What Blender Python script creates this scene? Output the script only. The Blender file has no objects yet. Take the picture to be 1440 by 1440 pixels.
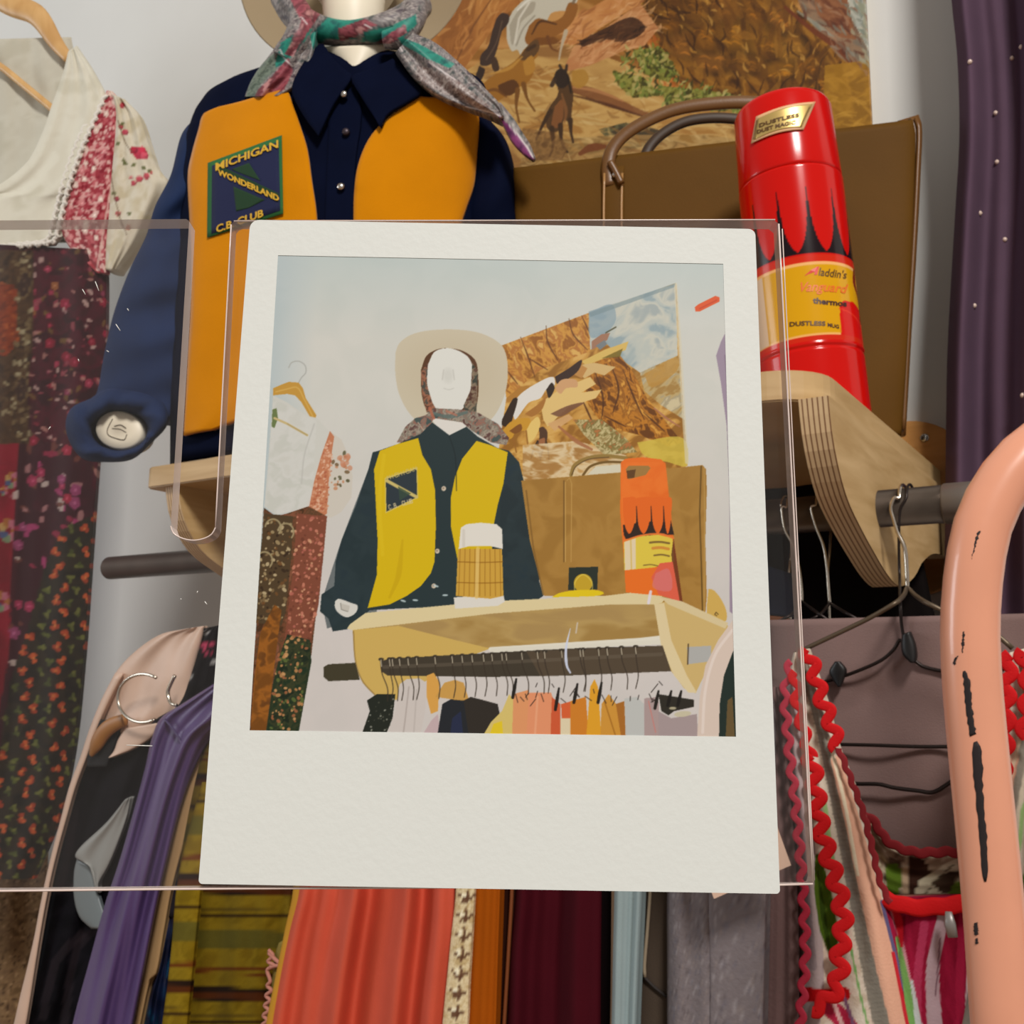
import bpy, bmesh, math, random
import numpy as np
from mathutils import Vector
S = bpy.context.scene
COL = S.collection
# ------------------------------------------------------------------ camera
YAW, PIT, ROL = [math.radians(a) for a in (33, 9, .5)]
C = np.array([0, -1.41, 1.55]); F = 1440.0
_cy, _sy, _cp, _sp = math.cos(YAW), math.sin(YAW), math.cos(PIT), math.sin(PIT)
FWD = np.array([-_sy*_cp, _cy*_cp, _sp]); _r = np.array([_cy, _sy, 0.]); _u = np.cross(_r, FWD)
RGT = math.cos(ROL)*_r + math.sin(ROL)*_u; UPV = -math.sin(ROL)*_r + math.cos(ROL)*_u
cd = bpy.data.cameras.new('camera'); cam = bpy.data.objects.new('camera', cd); COL.objects.link(cam)
from mathutils import Matrix
M = Matrix.Identity(4)
for i in range(3):
    M[i][0] = RGT[i]; M[i][1] = UPV[i]; M[i][2] = -FWD[i]; M[i][3] = C[i]
cam.matrix_world = M
cd.sensor_width = 36; cd.lens = 36; cd.clip_start = .01
cd.dof.use_dof = True; cd.dof.focus_distance = .178; cd.dof.aperture_fstop = 110
S.camera = cam
# ------------------------------------------------------------------ world, lights, exposure
S.view_settings.view_transform = 'Standard'; S.view_settings.look = 'None'
S.view_settings.exposure = 0.0; S.view_settings.gamma = 1; S.view_settings.use_curve_mapping = False
W = bpy.data.worlds.new('world'); S.world = W; W.use_nodes = True
W.node_tree.nodes['Background'].inputs[0].default_value = (1, .91, .82, 1)
W.node_tree.nodes['Background'].inputs[1].default_value = .32
def area(name, loc, at, size, power, col):
    l = bpy.data.lights.new(name, 'AREA'); l.energy = power; l.color = col; l.shape = 'RECTANGLE'
    l.size, l.size_y = size
    o = bpy.data.objects.new(name, l); COL.objects.link(o); o.location = loc
    o.rotation_euler = (Vector(at)-Vector(loc)).to_track_quat('-Z', 'Y').to_euler()
    return o
area('ceiling_lamp', (2.2, -3.5, 5.0), (-.5, -.6, 1.7), (.9, .9), 240, (1, .96, .91))
area('window_daylight', (-4.2, -2.6, 2.6), (-1.0, -.3, 1.8), (1.2, 1.6), 42, (.88, .95, 1))

# ------------------------------------------------------------------ geometry helpers
def ray(px, py):
    px = np.asarray(px, float); py = np.asarray(py, float)
    return FWD + RGT*((px-720)/F)[..., None] + UPV*((720-py)/F)[..., None]
def dep(px, py, Z): return C + ray(px, py)*np.asarray(Z, float)[..., None]
def proj(P):
    P = np.asarray(P, float)-C; z = P@FWD
    return np.stack([720+F*(P@RGT)/z, 720-F*(P@UPV)/z], -1)
class Frame:
    """a vertical plane through P0, turned by angle a from the wall; t = distance out of it towards the room"""
    def __init__(self, P0, a=0):
        self.P = np.array(P0, float); a = math.radians(a)
        self.r = np.array([math.cos(a), math.sin(a), 0]); self.n = np.array([math.sin(a), -math.cos(a), 0])
    def at(self, px, py, t=0.):
        d = ray(px, py); k = ((self.P-C)@self.n + t)/(d@self.n)
        return C + d*k[..., None]
    def loc(self, px, py, t=0.):
        w = self.at(px, py, t)-self.P
        return w@self.r, w[..., 2]
    def w(self, s, t, z):
        s, t, z = np.broadcast_arrays(np.asarray(s, float), t, z)
        return self.P + s[..., None]*self.r + t[..., None]*self.n + z[..., None]*np.array([0, 0, 1.])
def YF(y): return Frame((0, y, 0), 0)
def lin(c):
    c = np.asarray(c, float)/255.
    return np.where(c <= .04045, c/12.92, ((c+.055)/1.055)**2.4)
def rs(pts, n, smooth=True):
    """resample a poly-line of rows (k, m) to n rows, Catmull-Rom"""
    p = np.asarray(pts, float); k = len(p)
    d = np.r_[0, np.cumsum(np.linalg.norm(np.diff(p, axis=0), axis=1)+1e-9)]; t = np.linspace(0, d[-1], n)
    i = np.clip(np.searchsorted(d, t, side='right')-1, 0, k-2); u = ((t-d[i])/(d[i+1]-d[i]))[:, None]
    if not smooth or k < 3: return p[i]*(1-u)+p[i+1]*u
    m = np.zeros_like(p); m[1:-1] = (p[2:]-p[:-2])/(d[2:]-d[:-2])[:, None]
    m[0] = (p[1]-p[0])/(d[1]-d[0]); m[-1] = (p[-1]-p[-2])/(d[-1]-d[-2])
    h = (d[i+1]-d[i])[:, None]
    return (2*u**3-3*u**2+1)*p[i]+(u**3-2*u**2+u)*h*m[i]+(-2*u**3+3*u**2)*p[i+1]+(u**3-u**2)*h*m[i+1]

def base_of(o): return np.array(o.location) if o is not None else np.zeros(3)
def root_of(o):
    b = np.zeros(3)
    while o is not None: b += np.array(o.location); o = o.parent
    return b
def mk(name, V, faces, mat, parent=None, col=None, smooth=True, mats=None, mi=None):
    """verts (n,3) world, faces: list of arrays (m,k) -> one mesh object"""
    V = np.asarray(V, float) - root_of(parent)
    me = bpy.data.meshes.new(name)
    fs = [np.asarray(f, np.int64) for f in faces if len(f)]
    nl = sum(f.size for f in fs); nf = sum(len(f) for f in fs)
    me.vertices.add(len(V)); me.vertices.foreach_set('co', V.astype(np.float32).ravel())
    me.loops.add(nl); me.polygons.add(nf)
    me.loops.foreach_set('vertex_index', np.concatenate([f.ravel() for f in fs]).astype(np.int32))
    tot = np.concatenate([np.full(len(f), f.shape[1]) for f in fs])
    me.polygons.foreach_set('loop_start', np.r_[0, np.cumsum(tot)[:-1]].astype(np.int32))
    me.update(calc_edges=True); me.validate()
    me.polygons.foreach_set('use_smooth', np.full(len(me.polygons), smooth))
    for m in (mats or [mat]): me.materials.append(m)
    if mi is not None and len(mi) == len(me.polygons): me.polygons.foreach_set('material_index', np.asarray(mi, np.int32))
    if col is not None:
        a = me.color_attributes.new('Col', 'FLOAT_COLOR', 'POINT')
        c = np.ones((len(V), 4), np.float32); c[:, :3] = col
        a.data.foreach_set('color', c.ravel())
    me.update()
    o = bpy.data.objects.new(name, me); COL.objects.link(o)
    if parent is not None: o.parent = parent
    return o
def gridf(nv, nu, close=False, off=0):
    i = np.arange(nv-1)[:, None]; j = np.arange(nu if close else nu-1)[None]
    a = i*nu+j; b = i*nu+(j+1) % nu
    return (np.stack([a, b, b+nu, a+nu], -1).reshape(-1, 4))+off
def tag(o, label, cat, group=None, kind=None):
    o['label'] = label; o['category'] = cat
    if group: o['group'] = group
    if kind: o['kind'] = kind
    return o
def thing(name, label, cat, loc, group=None):
    o = bpy.data.objects.new(name, None); COL.objects.link(o); o.location = [float(x) for x in loc]
    o.empty_display_size = .02
    return tag(o, label, cat, group)
def tube(name, P, R, mat, parent=None, nseg=14, n=None, col=None, flat=1., flatdir=None, cap=True, smooth=True):
    """swept tube along world points P with radii R"""
    P = np.asarray(P, float); R = np.broadcast_to(np.asarray(R, float), (len(P),))
    if n: q = rs(np.c_[P, R], n, smooth); P, R = q[:, :3], q[:, 3]
    T = np.gradient(P, axis=0); T /= np.linalg.norm(T, axis=1)[:, None]+1e-12
    ref = np.array(flatdir if flatdir is not None else (0.31, .17, .94), float)
    N = np.zeros_like(P); v = ref-(ref@T[0])*T[0]
    for i in range(len(P)):
        if flatdir is not None: v = ref
        v = v-(v@T[i])*T[i]; v /= np.linalg.norm(v)+1e-12; N[i] = v
    B = np.cross(T, N); a = np.arange(nseg)*2*np.pi/nseg
    V = P[:, None]+R[:, None, None]*(np.cos(a)[None, :, None]*N[:, None]*flat+np.sin(a)[None, :, None]*B[:, None])
    V = V.reshape(-1, 3); fs = [gridf(len(P), nseg, True)]
    if cap: fs += [np.arange(nseg)[None, ::-1], (np.arange(nseg)+(len(P)-1)*nseg)[None]]
    c = col(V) if callable(col) else None
    return mk(name, V, fs, mat, parent, c)
def pad(name, rows, fr, thick, mat, parent=None, nu=24, nv=40, p=.7, folds=None, col=None, t0=0., back=None, tv=None, smooth=True):
    """closed cushion-like cloth body; rows = (xl, yl, xr, yr) in picture units carried onto plane fr"""
    q = rs(np.array([[a, b, c, d] for a, b, c, d in rows], float), nv, smooth)
    th = np.linspace(0, np.pi, nu); s = (1-np.cos(th))/2; bul = np.sin(th)**p
    v = np.linspace(0, 1, nv)
    px = q[:, 0:1]*(1-s)+q[:, 2:3]*s; py = q[:, 1:2]*(1-s)+q[:, 3:4]*s
    tt = np.broadcast_to(t0 if tv is None else t0+np.interp(v, *zip(*tv))[:, None], px.shape)
    off = thick*bul[None]*np.ones((nv, 1))
    if folds is not None: off = off + folds(s[None]*np.ones((nv, 1)), v[:, None]*np.ones((1, nu)))*np.minimum(1, bul[None]*2)
    P0 = fr.at(px, py, tt); A = fr.at(px, py, tt+off)
    bt = thick if back is None else back
    Bk = P0[:, 1:-1]-(bt*bul[1:-1])[None, :, None]*fr.n
    ring = np.concatenate([A, Bk[:, ::-1]], 1); n = ring.shape[1]
    pxr = np.concatenate([px, px[:, 1:-1][:, ::-1]], 1); pyr = np.concatenate([py, py[:, 1:-1][:, ::-1]], 1)
    V = ring.reshape(-1, 3)
    fs = [gridf(nv, n, True)[:, ::-1], np.arange(n)[None], (np.arange(n)+(nv-1)*n)[None, ::-1]]
    c = None
    if col is not None: c = col(pxr.ravel(), pyr.ravel())
    return mk(name, V, fs, mat, parent, c)
def shell(name, Vf, nv, nu, nrm, thick, mat, parent=None, col=None, smooth=True):
    """sheet (nv*nu front verts) given thickness along -nrm"""
    Vf = Vf.reshape(nv, nu, 3); Vb = Vf-np.asarray(nrm)*thick
    V = np.concatenate([Vf.reshape(-1, 3), Vb.reshape(-1, 3)]); N = nv*nu
    idx = np.arange(N).reshape(nv, nu)
    bd = np.concatenate([idx[0, :-1], idx[:-1, -1], idx[-1, :0:-1], idx[:0:-1, 0]])
    b2 = np.roll(bd, -1)
    fs = [gridf(nv, nu)[:, ::-1], gridf(nv, nu, off=N), np.stack([bd, b2, b2+N, bd+N], -1)]
    return mk(name, V, fs, mat, parent, None if col is None else np.concatenate([col, col]), smooth)
def prism(name, pts3, vec, mat, parent=None, bev=0, smooth=False):
    """planar outline extruded by vec"""
    bm = bmesh.new(); off = Vector(root_of(parent))
    vs = [bm.verts.new(Vector(p)-off) for p in pts3]; f = bm.faces.new(vs)
    r = bmesh.ops.extrude_face_region(bm, geom=[f])
    bmesh.ops.translate(bm, verts=[g for g in r['geom'] if isinstance(g, bmesh.types.BMVert)], vec=Vector(vec))
    bmesh.ops.recalc_face_normals(bm, faces=bm.faces)
    if bev: bmesh.ops.bevel(bm, geom=[e for e in bm.edges if e.calc_face_angle(0) > .6], offset=bev, segments=2, affect='EDGES')
    me = bpy.data.meshes.new(name); bm.to_mesh(me); bm.free(); me.materials.append(mat)
    o = bpy.data.objects.new(name, me); COL.objects.link(o)
    if parent is not None: o.parent = parent
    return o
def lathe(name, prof, c, mat, parent=None, nseg=48, axis=None, col=None, smooth=True):
    """profile [(r,z)] around vertical axis at c, or around axis vectors (ex,ey,ez)"""
    ex, ey, ez = axis if axis is not None else (np.array([1., 0, 0]), np.array([0, 1., 0]), np.array([0, 0, 1.]))
    pr = np.array(prof, float); a = np.arange(nseg)*2*np.pi/nseg
    V = np.asarray(c)+pr[:, 0][:, None, None]*(np.cos(a)[None, :, None]*ex+np.sin(a)[None, :, None]*ey)+pr[:, 1][:, None, None]*ez
    V = V.reshape(-1, 3); n = len(pr)
    return mk(name, V, [gridf(n, nseg, True), np.arange(nseg)[None, ::-1], (np.arange(nseg)+(n-1)*nseg)[None]], mat, parent, None if col is None else col(V), smooth)
def text_mesh(body, size=1., shear=0., bold=0.):
    cu = bpy.data.curves.new('lettering', 'FONT'); cu.body = body; cu.size = size; cu.shear = shear; cu.offset = bold; cu.resolution_u = 3
    cu.align_x = 'LEFT'
    o = bpy.data.objects.new('lettering', cu); COL.objects.link(o)
    dg = bpy.context.evaluated_depsgraph_get(); me = o.evaluated_get(dg).to_mesh()
    bm = bmesh.new(); bm.from_mesh(me); bmesh.ops.triangulate(bm, faces=bm.faces)
    for _ in range(1): bmesh.ops.subdivide_edges(bm, edges=[e for e in bm.edges if e.calc_length() > size*.25], cuts=1)
    bmesh.ops.triangulate(bm, faces=bm.faces)
    bm.verts.index_update()
    V = np.array([v.co[:2] for v in bm.verts]); Fc = np.array([[v.index for v in f.verts] for f in bm.faces]); bm.free()
    bpy.data.objects.remove(o); bpy.data.curves.remove(cu)
    V[:, 0] -= V[:, 0].min()
    return V, Fc

# ------------------------------------------------------------------ paint canvas (prints, pictures, dyed patterns)
def vnoise(x, y, seed=0):
    xi = np.floor(x).astype(np.int64); yi = np.floor(y).astype(np.int64); fx = x-xi; fy = y-yi
    fx = fx*fx*(3-2*fx); fy = fy*fy*(3-2*fy)
    def h(a, b):
        n = (a*374761393+b*668265263+seed*1442695041) & 0xffffffff
        n = ((n ^ (n >> 13))*1274126177) & 0xffffffff
        return ((n ^ (n >> 16)) & 0xffff)/65535.
    return (h(xi, yi)*(1-fx)+h(xi+1, yi)*fx)*(1-fy)+(h(xi, yi+1)*(1-fx)+h(xi+1, yi+1)*fx)*fy
def fbm(x, y, seed=0, o=4):
    s = 0; a = .5
    for k in range(o): s = s+a*vnoise(x*2**k, y*2**k, seed+k*17); a *= .5
    return s/(1-.5**o)
class Canvas:
    def __init__(s, x0, y0, x1, y1, bg, ss=1.):
        s.x0, s.y0, s.ss = x0, y0, ss; s.w = int((x1-x0)*ss); s.h = int((y1-y0)*ss)
        s.a = np.ones((s.h, s.w, 3))*np.array(bg, float)
    def _win(s, xa, ya, xb, yb):
        i0 = max(0, int((xa-s.x0)*s.ss)-2); i1 = min(s.w, int((xb-s.x0)*s.ss)+3)
        j0 = max(0, int((ya-s.y0)*s.ss)-2); j1 = min(s.h, int((yb-s.y0)*s.ss)+3)
        if i1 <= i0 or j1 <= j0: return None
        X = (np.arange(i0, i1)+.5)/s.ss+s.x0; Y = (np.arange(j0, j1)+.5)/s.ss+s.y0
        return (slice(j0, j1), slice(i0, i1)), *np.meshgrid(X, Y)
    def _put(s, sl, m, col, X=None, Y=None):
        if callable(col): col = col(X, Y)
        m = m[..., None]; s.a[sl] = s.a[sl]*(1-m)+np.asarray(col, float)*m
    def mask(s, P, X, Y):
        P = np.asarray(P, float); m = np.zeros(X.shape, bool); n = len(P)
        for i in range(n):
            x1, y1 = P[i]; x2, y2 = P[(i+1) % n]
            if y1 == y2: continue
            c = ((y1 > Y) != (y2 > Y)); m ^= c & (X < (x2-x1)*(Y-y1)/(y2-y1)+x1)
        return m.astype(float)
    def poly(s, P, col, al=1., sm=0):
        P = np.asarray(P, float)
        if sm:
            Q = np.vstack([P, P[:1]]); P = rs(np.vstack([P[-2:], P, P[:3]]), len(P)*sm+5*sm)
            P = rs(Q, len(Q)*sm)
        r = s._win(*P.min(0), *P.max(0))
        if r: s._put(r[0], s.mask(P, r[1], r[2])*al, col, r[1], r[2])
    def ell(s, cx, cy, rx, ry, col, rot=0, al=1., soft=.0):
        R = max(rx, ry)*1.1; r = s._win(cx-R, cy-R, cx+R, cy+R)
        if not r: return
        c, n = math.cos(rot), math.sin(rot); X, Y = r[1]-cx, r[2]-cy
        d = np.hypot((X*c+Y*n)/rx, (-X*n+Y*c)/ry); e = max(soft, .7/s.ss/max(min(rx, ry), .3))
        s._put(r[0], np.clip((1+e/2-d)/e, 0, 1)*al, col, r[1], r[2])
    def line(s, P, w, col, al=1., n=0, sm=True):
        P = np.asarray(P, float)
        if n: P = rs(P, n, sm)
        wv = np.broadcast_to(np.asarray(w, float), (len(P),)) if not np.ndim(w) else np.interp(np.linspace(0, 1, len(P)), np.linspace(0, 1, len(w)), w)
        W2 = wv.max(); r = s._win(P[:, 0].min()-W2, P[:, 1].min()-W2, P[:, 0].max()+W2, P[:, 1].max()+W2)
        if not r: return
        m = np.zeros(r[1].shape)
        for i in range(len(P)-1):
            a, b = P[i], P[i+1]; d = b-a; L = d@d+1e-9
            t = np.clip(((r[1]-a[0])*d[0]+(r[2]-a[1])*d[1])/L, 0, 1)
            D = np.hypot(r[1]-a[0]-t*d[0], r[2]-a[1]-t*d[1])
            m = np.maximum(m, np.clip((wv[i]/2-D)*s.ss+.5, 0, 1))
        s._put(r[0], m*al, col, r[1], r[2])
    def dabs(s, P, n, cols, r, seed, asp=(1, 1.6), al=.9, mask=None):
        g = random.Random(seed); P = np.asarray(P, float); lo, hi = P.min(0), P.max(0); k = 0; T = 0
        while k < n and T < n*30:
            T += 1; x, y = g.uniform(lo[0], hi[0]), g.uniform(lo[1], hi[1])
            if not s.mask(P, np.array([[x]]), np.array([[y]]))[0, 0]: continue
            k += 1; q = g.uniform(*r); s.ell(x, y, q*g.uniform(*asp), q, g.choice(cols), g.uniform(0, 3.14), al)
    def mottle(s, P, cols, sc, seed, al=1., ang=0., st=1., o=4):
        """brushy mix of colours inside an outline"""
        P = np.asarray(P, float); r = s._win(*P.min(0), *P.max(0))
        if not r: return
        X, Y = r[1], r[2]; c, n = math.cos(ang), math.sin(ang)
        U, V = (X*c+Y*n)/sc/st, (-X*n+Y*c)/sc
        wq = fbm(U*.7, V*.7, seed+5, 3)*1.6; f = fbm(U+wq, V-wq, seed, o); f = np.clip((f-.28)/.44, 0, .9999)*(len(cols)-1)
        i = f.astype(int); t = (f-i)[..., None]; t = t*t*(3-2*t); cc = np.array(cols, float)
        s._put(r[0], s.mask(P, X, Y)*al, cc[i]*(1-t)+cc[np.minimum(i+1, len(cols)-1)]*t)
    def brush(s, P, n, cols, ln, wd, ang, seed, al=.75, curve=.5, jit=.35):
        """short loaded brush strokes inside an outline"""
        g = random.Random(seed); P = np.asarray(P, float); lo, hi = P.min(0), P.max(0); k = t = 0
        while k < n and t < n*20:
            t += 1; x, y = g.uniform(lo[0], hi[0]), g.uniform(lo[1], hi[1])
            if not s.mask(P, np.array([[x]]), np.array([[y]]))[0, 0]: continue
            k += 1; a = (ang(x, y) if callable(ang) else ang)+g.gauss(0, jit); L = g.uniform(*ln); b = g.uniform(-curve, curve); w = g.uniform(*wd)
            s.line([(x-L/2*math.cos(a-b), y-L/2*math.sin(a-b)), (x, y), (x+L/2*math.cos(a+b), y+L/2*math.sin(a+b))], (w*.4, w, w*.3), g.choice(cols), al, 7)
    def boulder(s, x, y, rx, ry, rot, base, seed):
        g = random.Random(seed); c, n = math.cos(rot), math.sin(rot)
        s.ell(x, y, rx*1.15, ry*1.15, tuple(int(v*.45) for v in base), rot, .6, .7); s.ell(x-rx*.08, y-ry*.1, rx*.95, ry*.92, base, rot, .75, .7)
        for k in range(10):
            f = g.uniform(-.7, .5); e = g.uniform(-.75, .5); L = g.uniform(.25, .6)*rx; q = g.choice([1.28, 1.16, .8, .66, 1.4])
            px, py = x+f*rx*c-e*ry*n, y+f*rx*n+e*ry*c
            s.line([(px-L*c*.6, py-L*n*.6+1), (px, py-1), (px+L*c*.6, py+L*n*.6+2)], (1, g.uniform(2, 4.5), 1), tuple(min(255, int(v*q)) for v in base), .7, 8)
    def blur(s, k=1):
        for _ in range(k):
            p = np.pad(s.a, ((1, 1), (1, 1), (0, 0)), 'edge')
            s.a = (p[:-2, 1:-1]+p[2:, 1:-1]+p[1:-1, :-2]+p[1:-1, 2:]+2*p[1:-1, 1:-1])/6
    def __call__(s, px, py, k=1.):
        x = np.clip((np.asarray(px)-s.x0)*s.ss-.5, 0, s.w-1.001); y = np.clip((np.asarray(py)-s.y0)*s.ss-.5, 0, s.h-1.001)
        i = x.astype(int); j = y.astype(int); u = (x-i)[..., None]; v = (y-j)[..., None]
        c = (s.a[j, i]*(1-u)+s.a[j, i+1]*u)*(1-v)+(s.a[j+1, i]*(1-u)+s.a[j+1, i+1]*u)*v
        return np.clip(lin(c)*k, 0, .95)
# strokes on a 4x6 grid (x right, y down)
STROKE = {
 'M': [[(0, 6), (0, 0), (2, 3), (4, 0), (4, 6)]], 'I': [[(2, 0), (2, 6)]], 'C': [[(4, 1), (3, 0), (1, 0), (0, 1), (0, 5), (1, 6), (3, 6), (4, 5)]],
 'H': [[(0, 0), (0, 6)], [(4, 0), (4, 6)], [(0, 3), (4, 3)]], 'G': [[(4, 1), (3, 0), (1, 0), (0, 1), (0, 5), (1, 6), (4, 6), (4, 3), (2, 3)]],
 'A': [[(0, 6), (2, 0), (4, 6)], [(1, 4), (3, 4)]], 'N': [[(0, 6), (0, 0), (4, 6), (4, 0)]], 'B': [[(0, 0), (0, 6), (3, 6), (4, 5), (3, 3), (0, 3)], [(0, 0), (3, 0), (3, 3)]],
 'L': [[(0, 0), (0, 6), (4, 6)]], 'U': [[(0, 0), (0, 5), (1, 6), (3, 6), (4, 5), (4, 0)]], '.': [[(2, 5.5), (2, 6)]], ' ': []}
def strokes(cv, text, p0, p1, h, w, col):
    """tiny lettering along p0-p1 on a canvas"""
    p0, p1 = np.array(p0, float), np.array(p1, float); d = (p1-p0)/len(text); L = np.linalg.norm(d); ux = d/L; uy = np.array([-ux[1], ux[0]])
    for i, ch in enumerate(text):
        for st in STROKE.get(ch, []):
            cv.line([p0+d*i+ux*(x/4*L*.72)+uy*(y/6*h) for x, y in st], w, col)

# ------------------------------------------------------------------ materials
MATS = {}
def mat(name, rgb=(128, 128, 128), rough=.6, metal=0., bump=0., bscale=400., spec=.5, sheen=0., attr=False, vary=0., vscale=8., coat=0., weave=False):
    if name in MATS: return MATS[name]
    m = bpy.data.materials.new(name); m.use_nodes = True; N = m.node_tree; b = N.nodes['Principled BSDF']; L = N.links
    b.inputs['Roughness'].default_value = rough; b.inputs['Metallic'].default_value = metal
    b.inputs['Specular IOR Level'].default_value = spec; b.inputs['Coat Weight'].default_value = coat
    b.inputs['Sheen Weight'].default_value = sheen; b.inputs['Sheen Roughness'].default_value = .4
    c = (*lin(rgb), 1)
    tc = N.nodes.new('ShaderNodeTexCoord')
    if attr:
        a = N.nodes.new('ShaderNodeVertexColor'); a.layer_name = 'Col'; src = a.outputs[0]
    else:
        a = N.nodes.new('ShaderNodeRGB'); a.outputs[0].default_value = c; src = a.outputs[0]
    if vary:
        n = N.nodes.new('ShaderNodeTexNoise'); n.inputs['Scale'].default_value = vscale; n.inputs['Detail'].default_value = 6
        L.new(tc.outputs['Object'], n.inputs['Vector'])
        r = N.nodes.new('ShaderNodeMapRange'); r.inputs[1].default_value = .3; r.inputs[2].default_value = .7
        r.inputs[3].default_value = 1-vary; r.inputs[4].default_value = 1+vary; L.new(n.outputs[0], r.inputs[0])
        h = N.nodes.new('ShaderNodeHueSaturation'); L.new(src, h.inputs['Color']); L.new(r.outputs[0], h.inputs['Value']); src = h.outputs[0]
    L.new(src, b.inputs['Base Color'])
    if bump:
        n = N.nodes.new('ShaderNodeTexNoise'); n.inputs['Scale'].default_value = bscale; n.inputs['Detail'].default_value = 3
        L.new(tc.outputs['Object'], n.inputs['Vector'])
        bp = N.nodes.new('ShaderNodeBump'); bp.inputs['Strength'].default_value = bump; bp.inputs['Distance'].default_value = .001
        L.new(n.outputs[0], bp.inputs['Height']); L.new(bp.outputs[0], b.inputs['Normal'])
    MATS[name] = m; return m
def wood(name, c1, c2, scale=6., stretch=(1, 1, 14), rough=.5):
    m = bpy.data.materials.new(name); m.use_nodes = True; N = m.node_tree; b = N.nodes['Principled BSDF']; L = N.links
    tc = N.nodes.new('ShaderNodeTexCoord'); mp = N.nodes.new('ShaderNodeMapping'); mp.inputs['Scale'].default_value = stretch
    n = N.nodes.new('ShaderNodeTexNoise'); n.inputs['Scale'].default_value = scale; n.inputs['Detail'].default_value = 8; n.inputs['Distortion'].default_value = .6
    r = N.nodes.new('ShaderNodeValToRGB'); r.color_ramp.elements[0].color = (*lin(c1), 1); r.color_ramp.elements[1].color = (*lin(c2), 1)
    r.color_ramp.elements[0].position = .35; r.color_ramp.elements[1].position = .68
    L.new(tc.outputs['Object'], mp.inputs[0]); L.new(mp.outputs[0], n.inputs[0]); L.new(n.outputs[0], r.inputs[0]); L.new(r.outputs[0], b.inputs['Base Color'])
    b.inputs['Roughness'].default_value = rough
    return m
cloth_print = mat('printed_cloth', attr=True, rough=.85, spec=.2, bump=.25, bscale=900, sheen=.1)
print_gloss = mat('glossy_print', attr=True, rough=.35, spec=.2)
# ------------------------------------------------------------------ setting
plaster = mat('white_plaster', (213, 213, 210), rough=.9, bump=.15, bscale=60, vary=.03, vscale=3)
def box(name, lo, hi, m, parent=None, bev=0):
    x0, y0, z0 = lo; x1, y1, z1 = hi
    return prism(name, [(x0, y0, z0), (x1, y0, z0), (x1, y1, z0), (x0, y1, z0)], (0, 0, z1-z0), m, parent, bev)
w_ = box('wall_back', (-3.6, 0, 0), (1.6, .1, 3.4), plaster); w_['kind'] = 'structure'
f_ = box('floor', (-3.6, -3.6, -.05), (1.6, .1, 0), wood('floor_boards', (120, 88, 60), (150, 112, 78), 3, (1, 8, 1)))
f_['kind'] = 'structure'

# ------------------------------------------------------------------ shelf and rail
ply = wood('birch_plywood', (178, 144, 94), (202, 170, 122), 3, (2, 2, 18), .55)
def ply_edge():
    m = bpy.data.materials.new('plywood_layers'); m.use_nodes = True; N = m.node_tree; b = N.nodes['Principled BSDF']; L = N.links
    tc = N.nodes.new('ShaderNodeTexCoord'); sx = N.nodes.new('ShaderNodeSeparateXYZ'); L.new(tc.outputs['Object'], sx.inputs[0])
    mm = N.nodes.new('ShaderNodeMath'); mm.operation = 'MULTIPLY'; mm.inputs[1].default_value = 1400; L.new(sx.outputs[0], mm.inputs[0])
    sn = N.nodes.new('ShaderNodeMath'); sn.operation = 'SINE'; L.new(mm.outputs[0], sn.inputs[0])
    r = N.nodes.new('ShaderNodeValToRGB'); e = r.color_ramp.elements
    e[0].position = .35; e[0].color = (*lin((206, 176, 134)), 1); e[1].position = .95; e[1].color = (*lin((112, 70, 36)), 1)
    L.new(sn.outputs[0], r.inputs[0]); L.new(r.outputs[0], b.inputs['Base Color']); b.inputs['Roughness'].default_value = .6
    return m
ply_e = ply_edge()
SZ, ST = 1.8155, .028; SX0, SX1, SY = -1.13, -.243, -.56
shelf = thing('wall_shelf', 'plywood wall shelf with rounded brackets carrying the bag, red flask and mannequin', 'shelf', (-.7, 0, SZ-ST))
cr = .055; arc = [(SX1-cr+cr*math.sin(a), SY+cr-cr*math.cos(a)) for a in np.linspace(0, math.pi/2, 9)]
arl = [(SX0+.012-.012*math.sin(a), SY+.012-.012*math.cos(a)) for a in np.linspace(0, math.pi/2, 5)][::-1]
prism('board', [(x, y, SZ-ST) for x, y in arl+arc+[(SX1, 0), (SX0, 0)]], (0, 0, ST), ply, shelf, .0015)
BP = [(-.552, SZ-ST), (-.545, 1.757), (-.530, 1.730), (-.505, 1.705), (-.46, 1.683), (-.411, 1.664), (-.37, 1.650), (-.327, 1.642), (-.29, 1.646), (-.24, 1.660), (-.2, 1.678), (-.13, 1.695), (-.022, 1.700)]
bp = rs(BP, 40)
plate_o = wood('shaded_plywood', (186, 128, 62), (204, 146, 80), 3, (2, 2, 18), .55)  # shadow tone of the wall plates put into an oranger plywood colour
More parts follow.
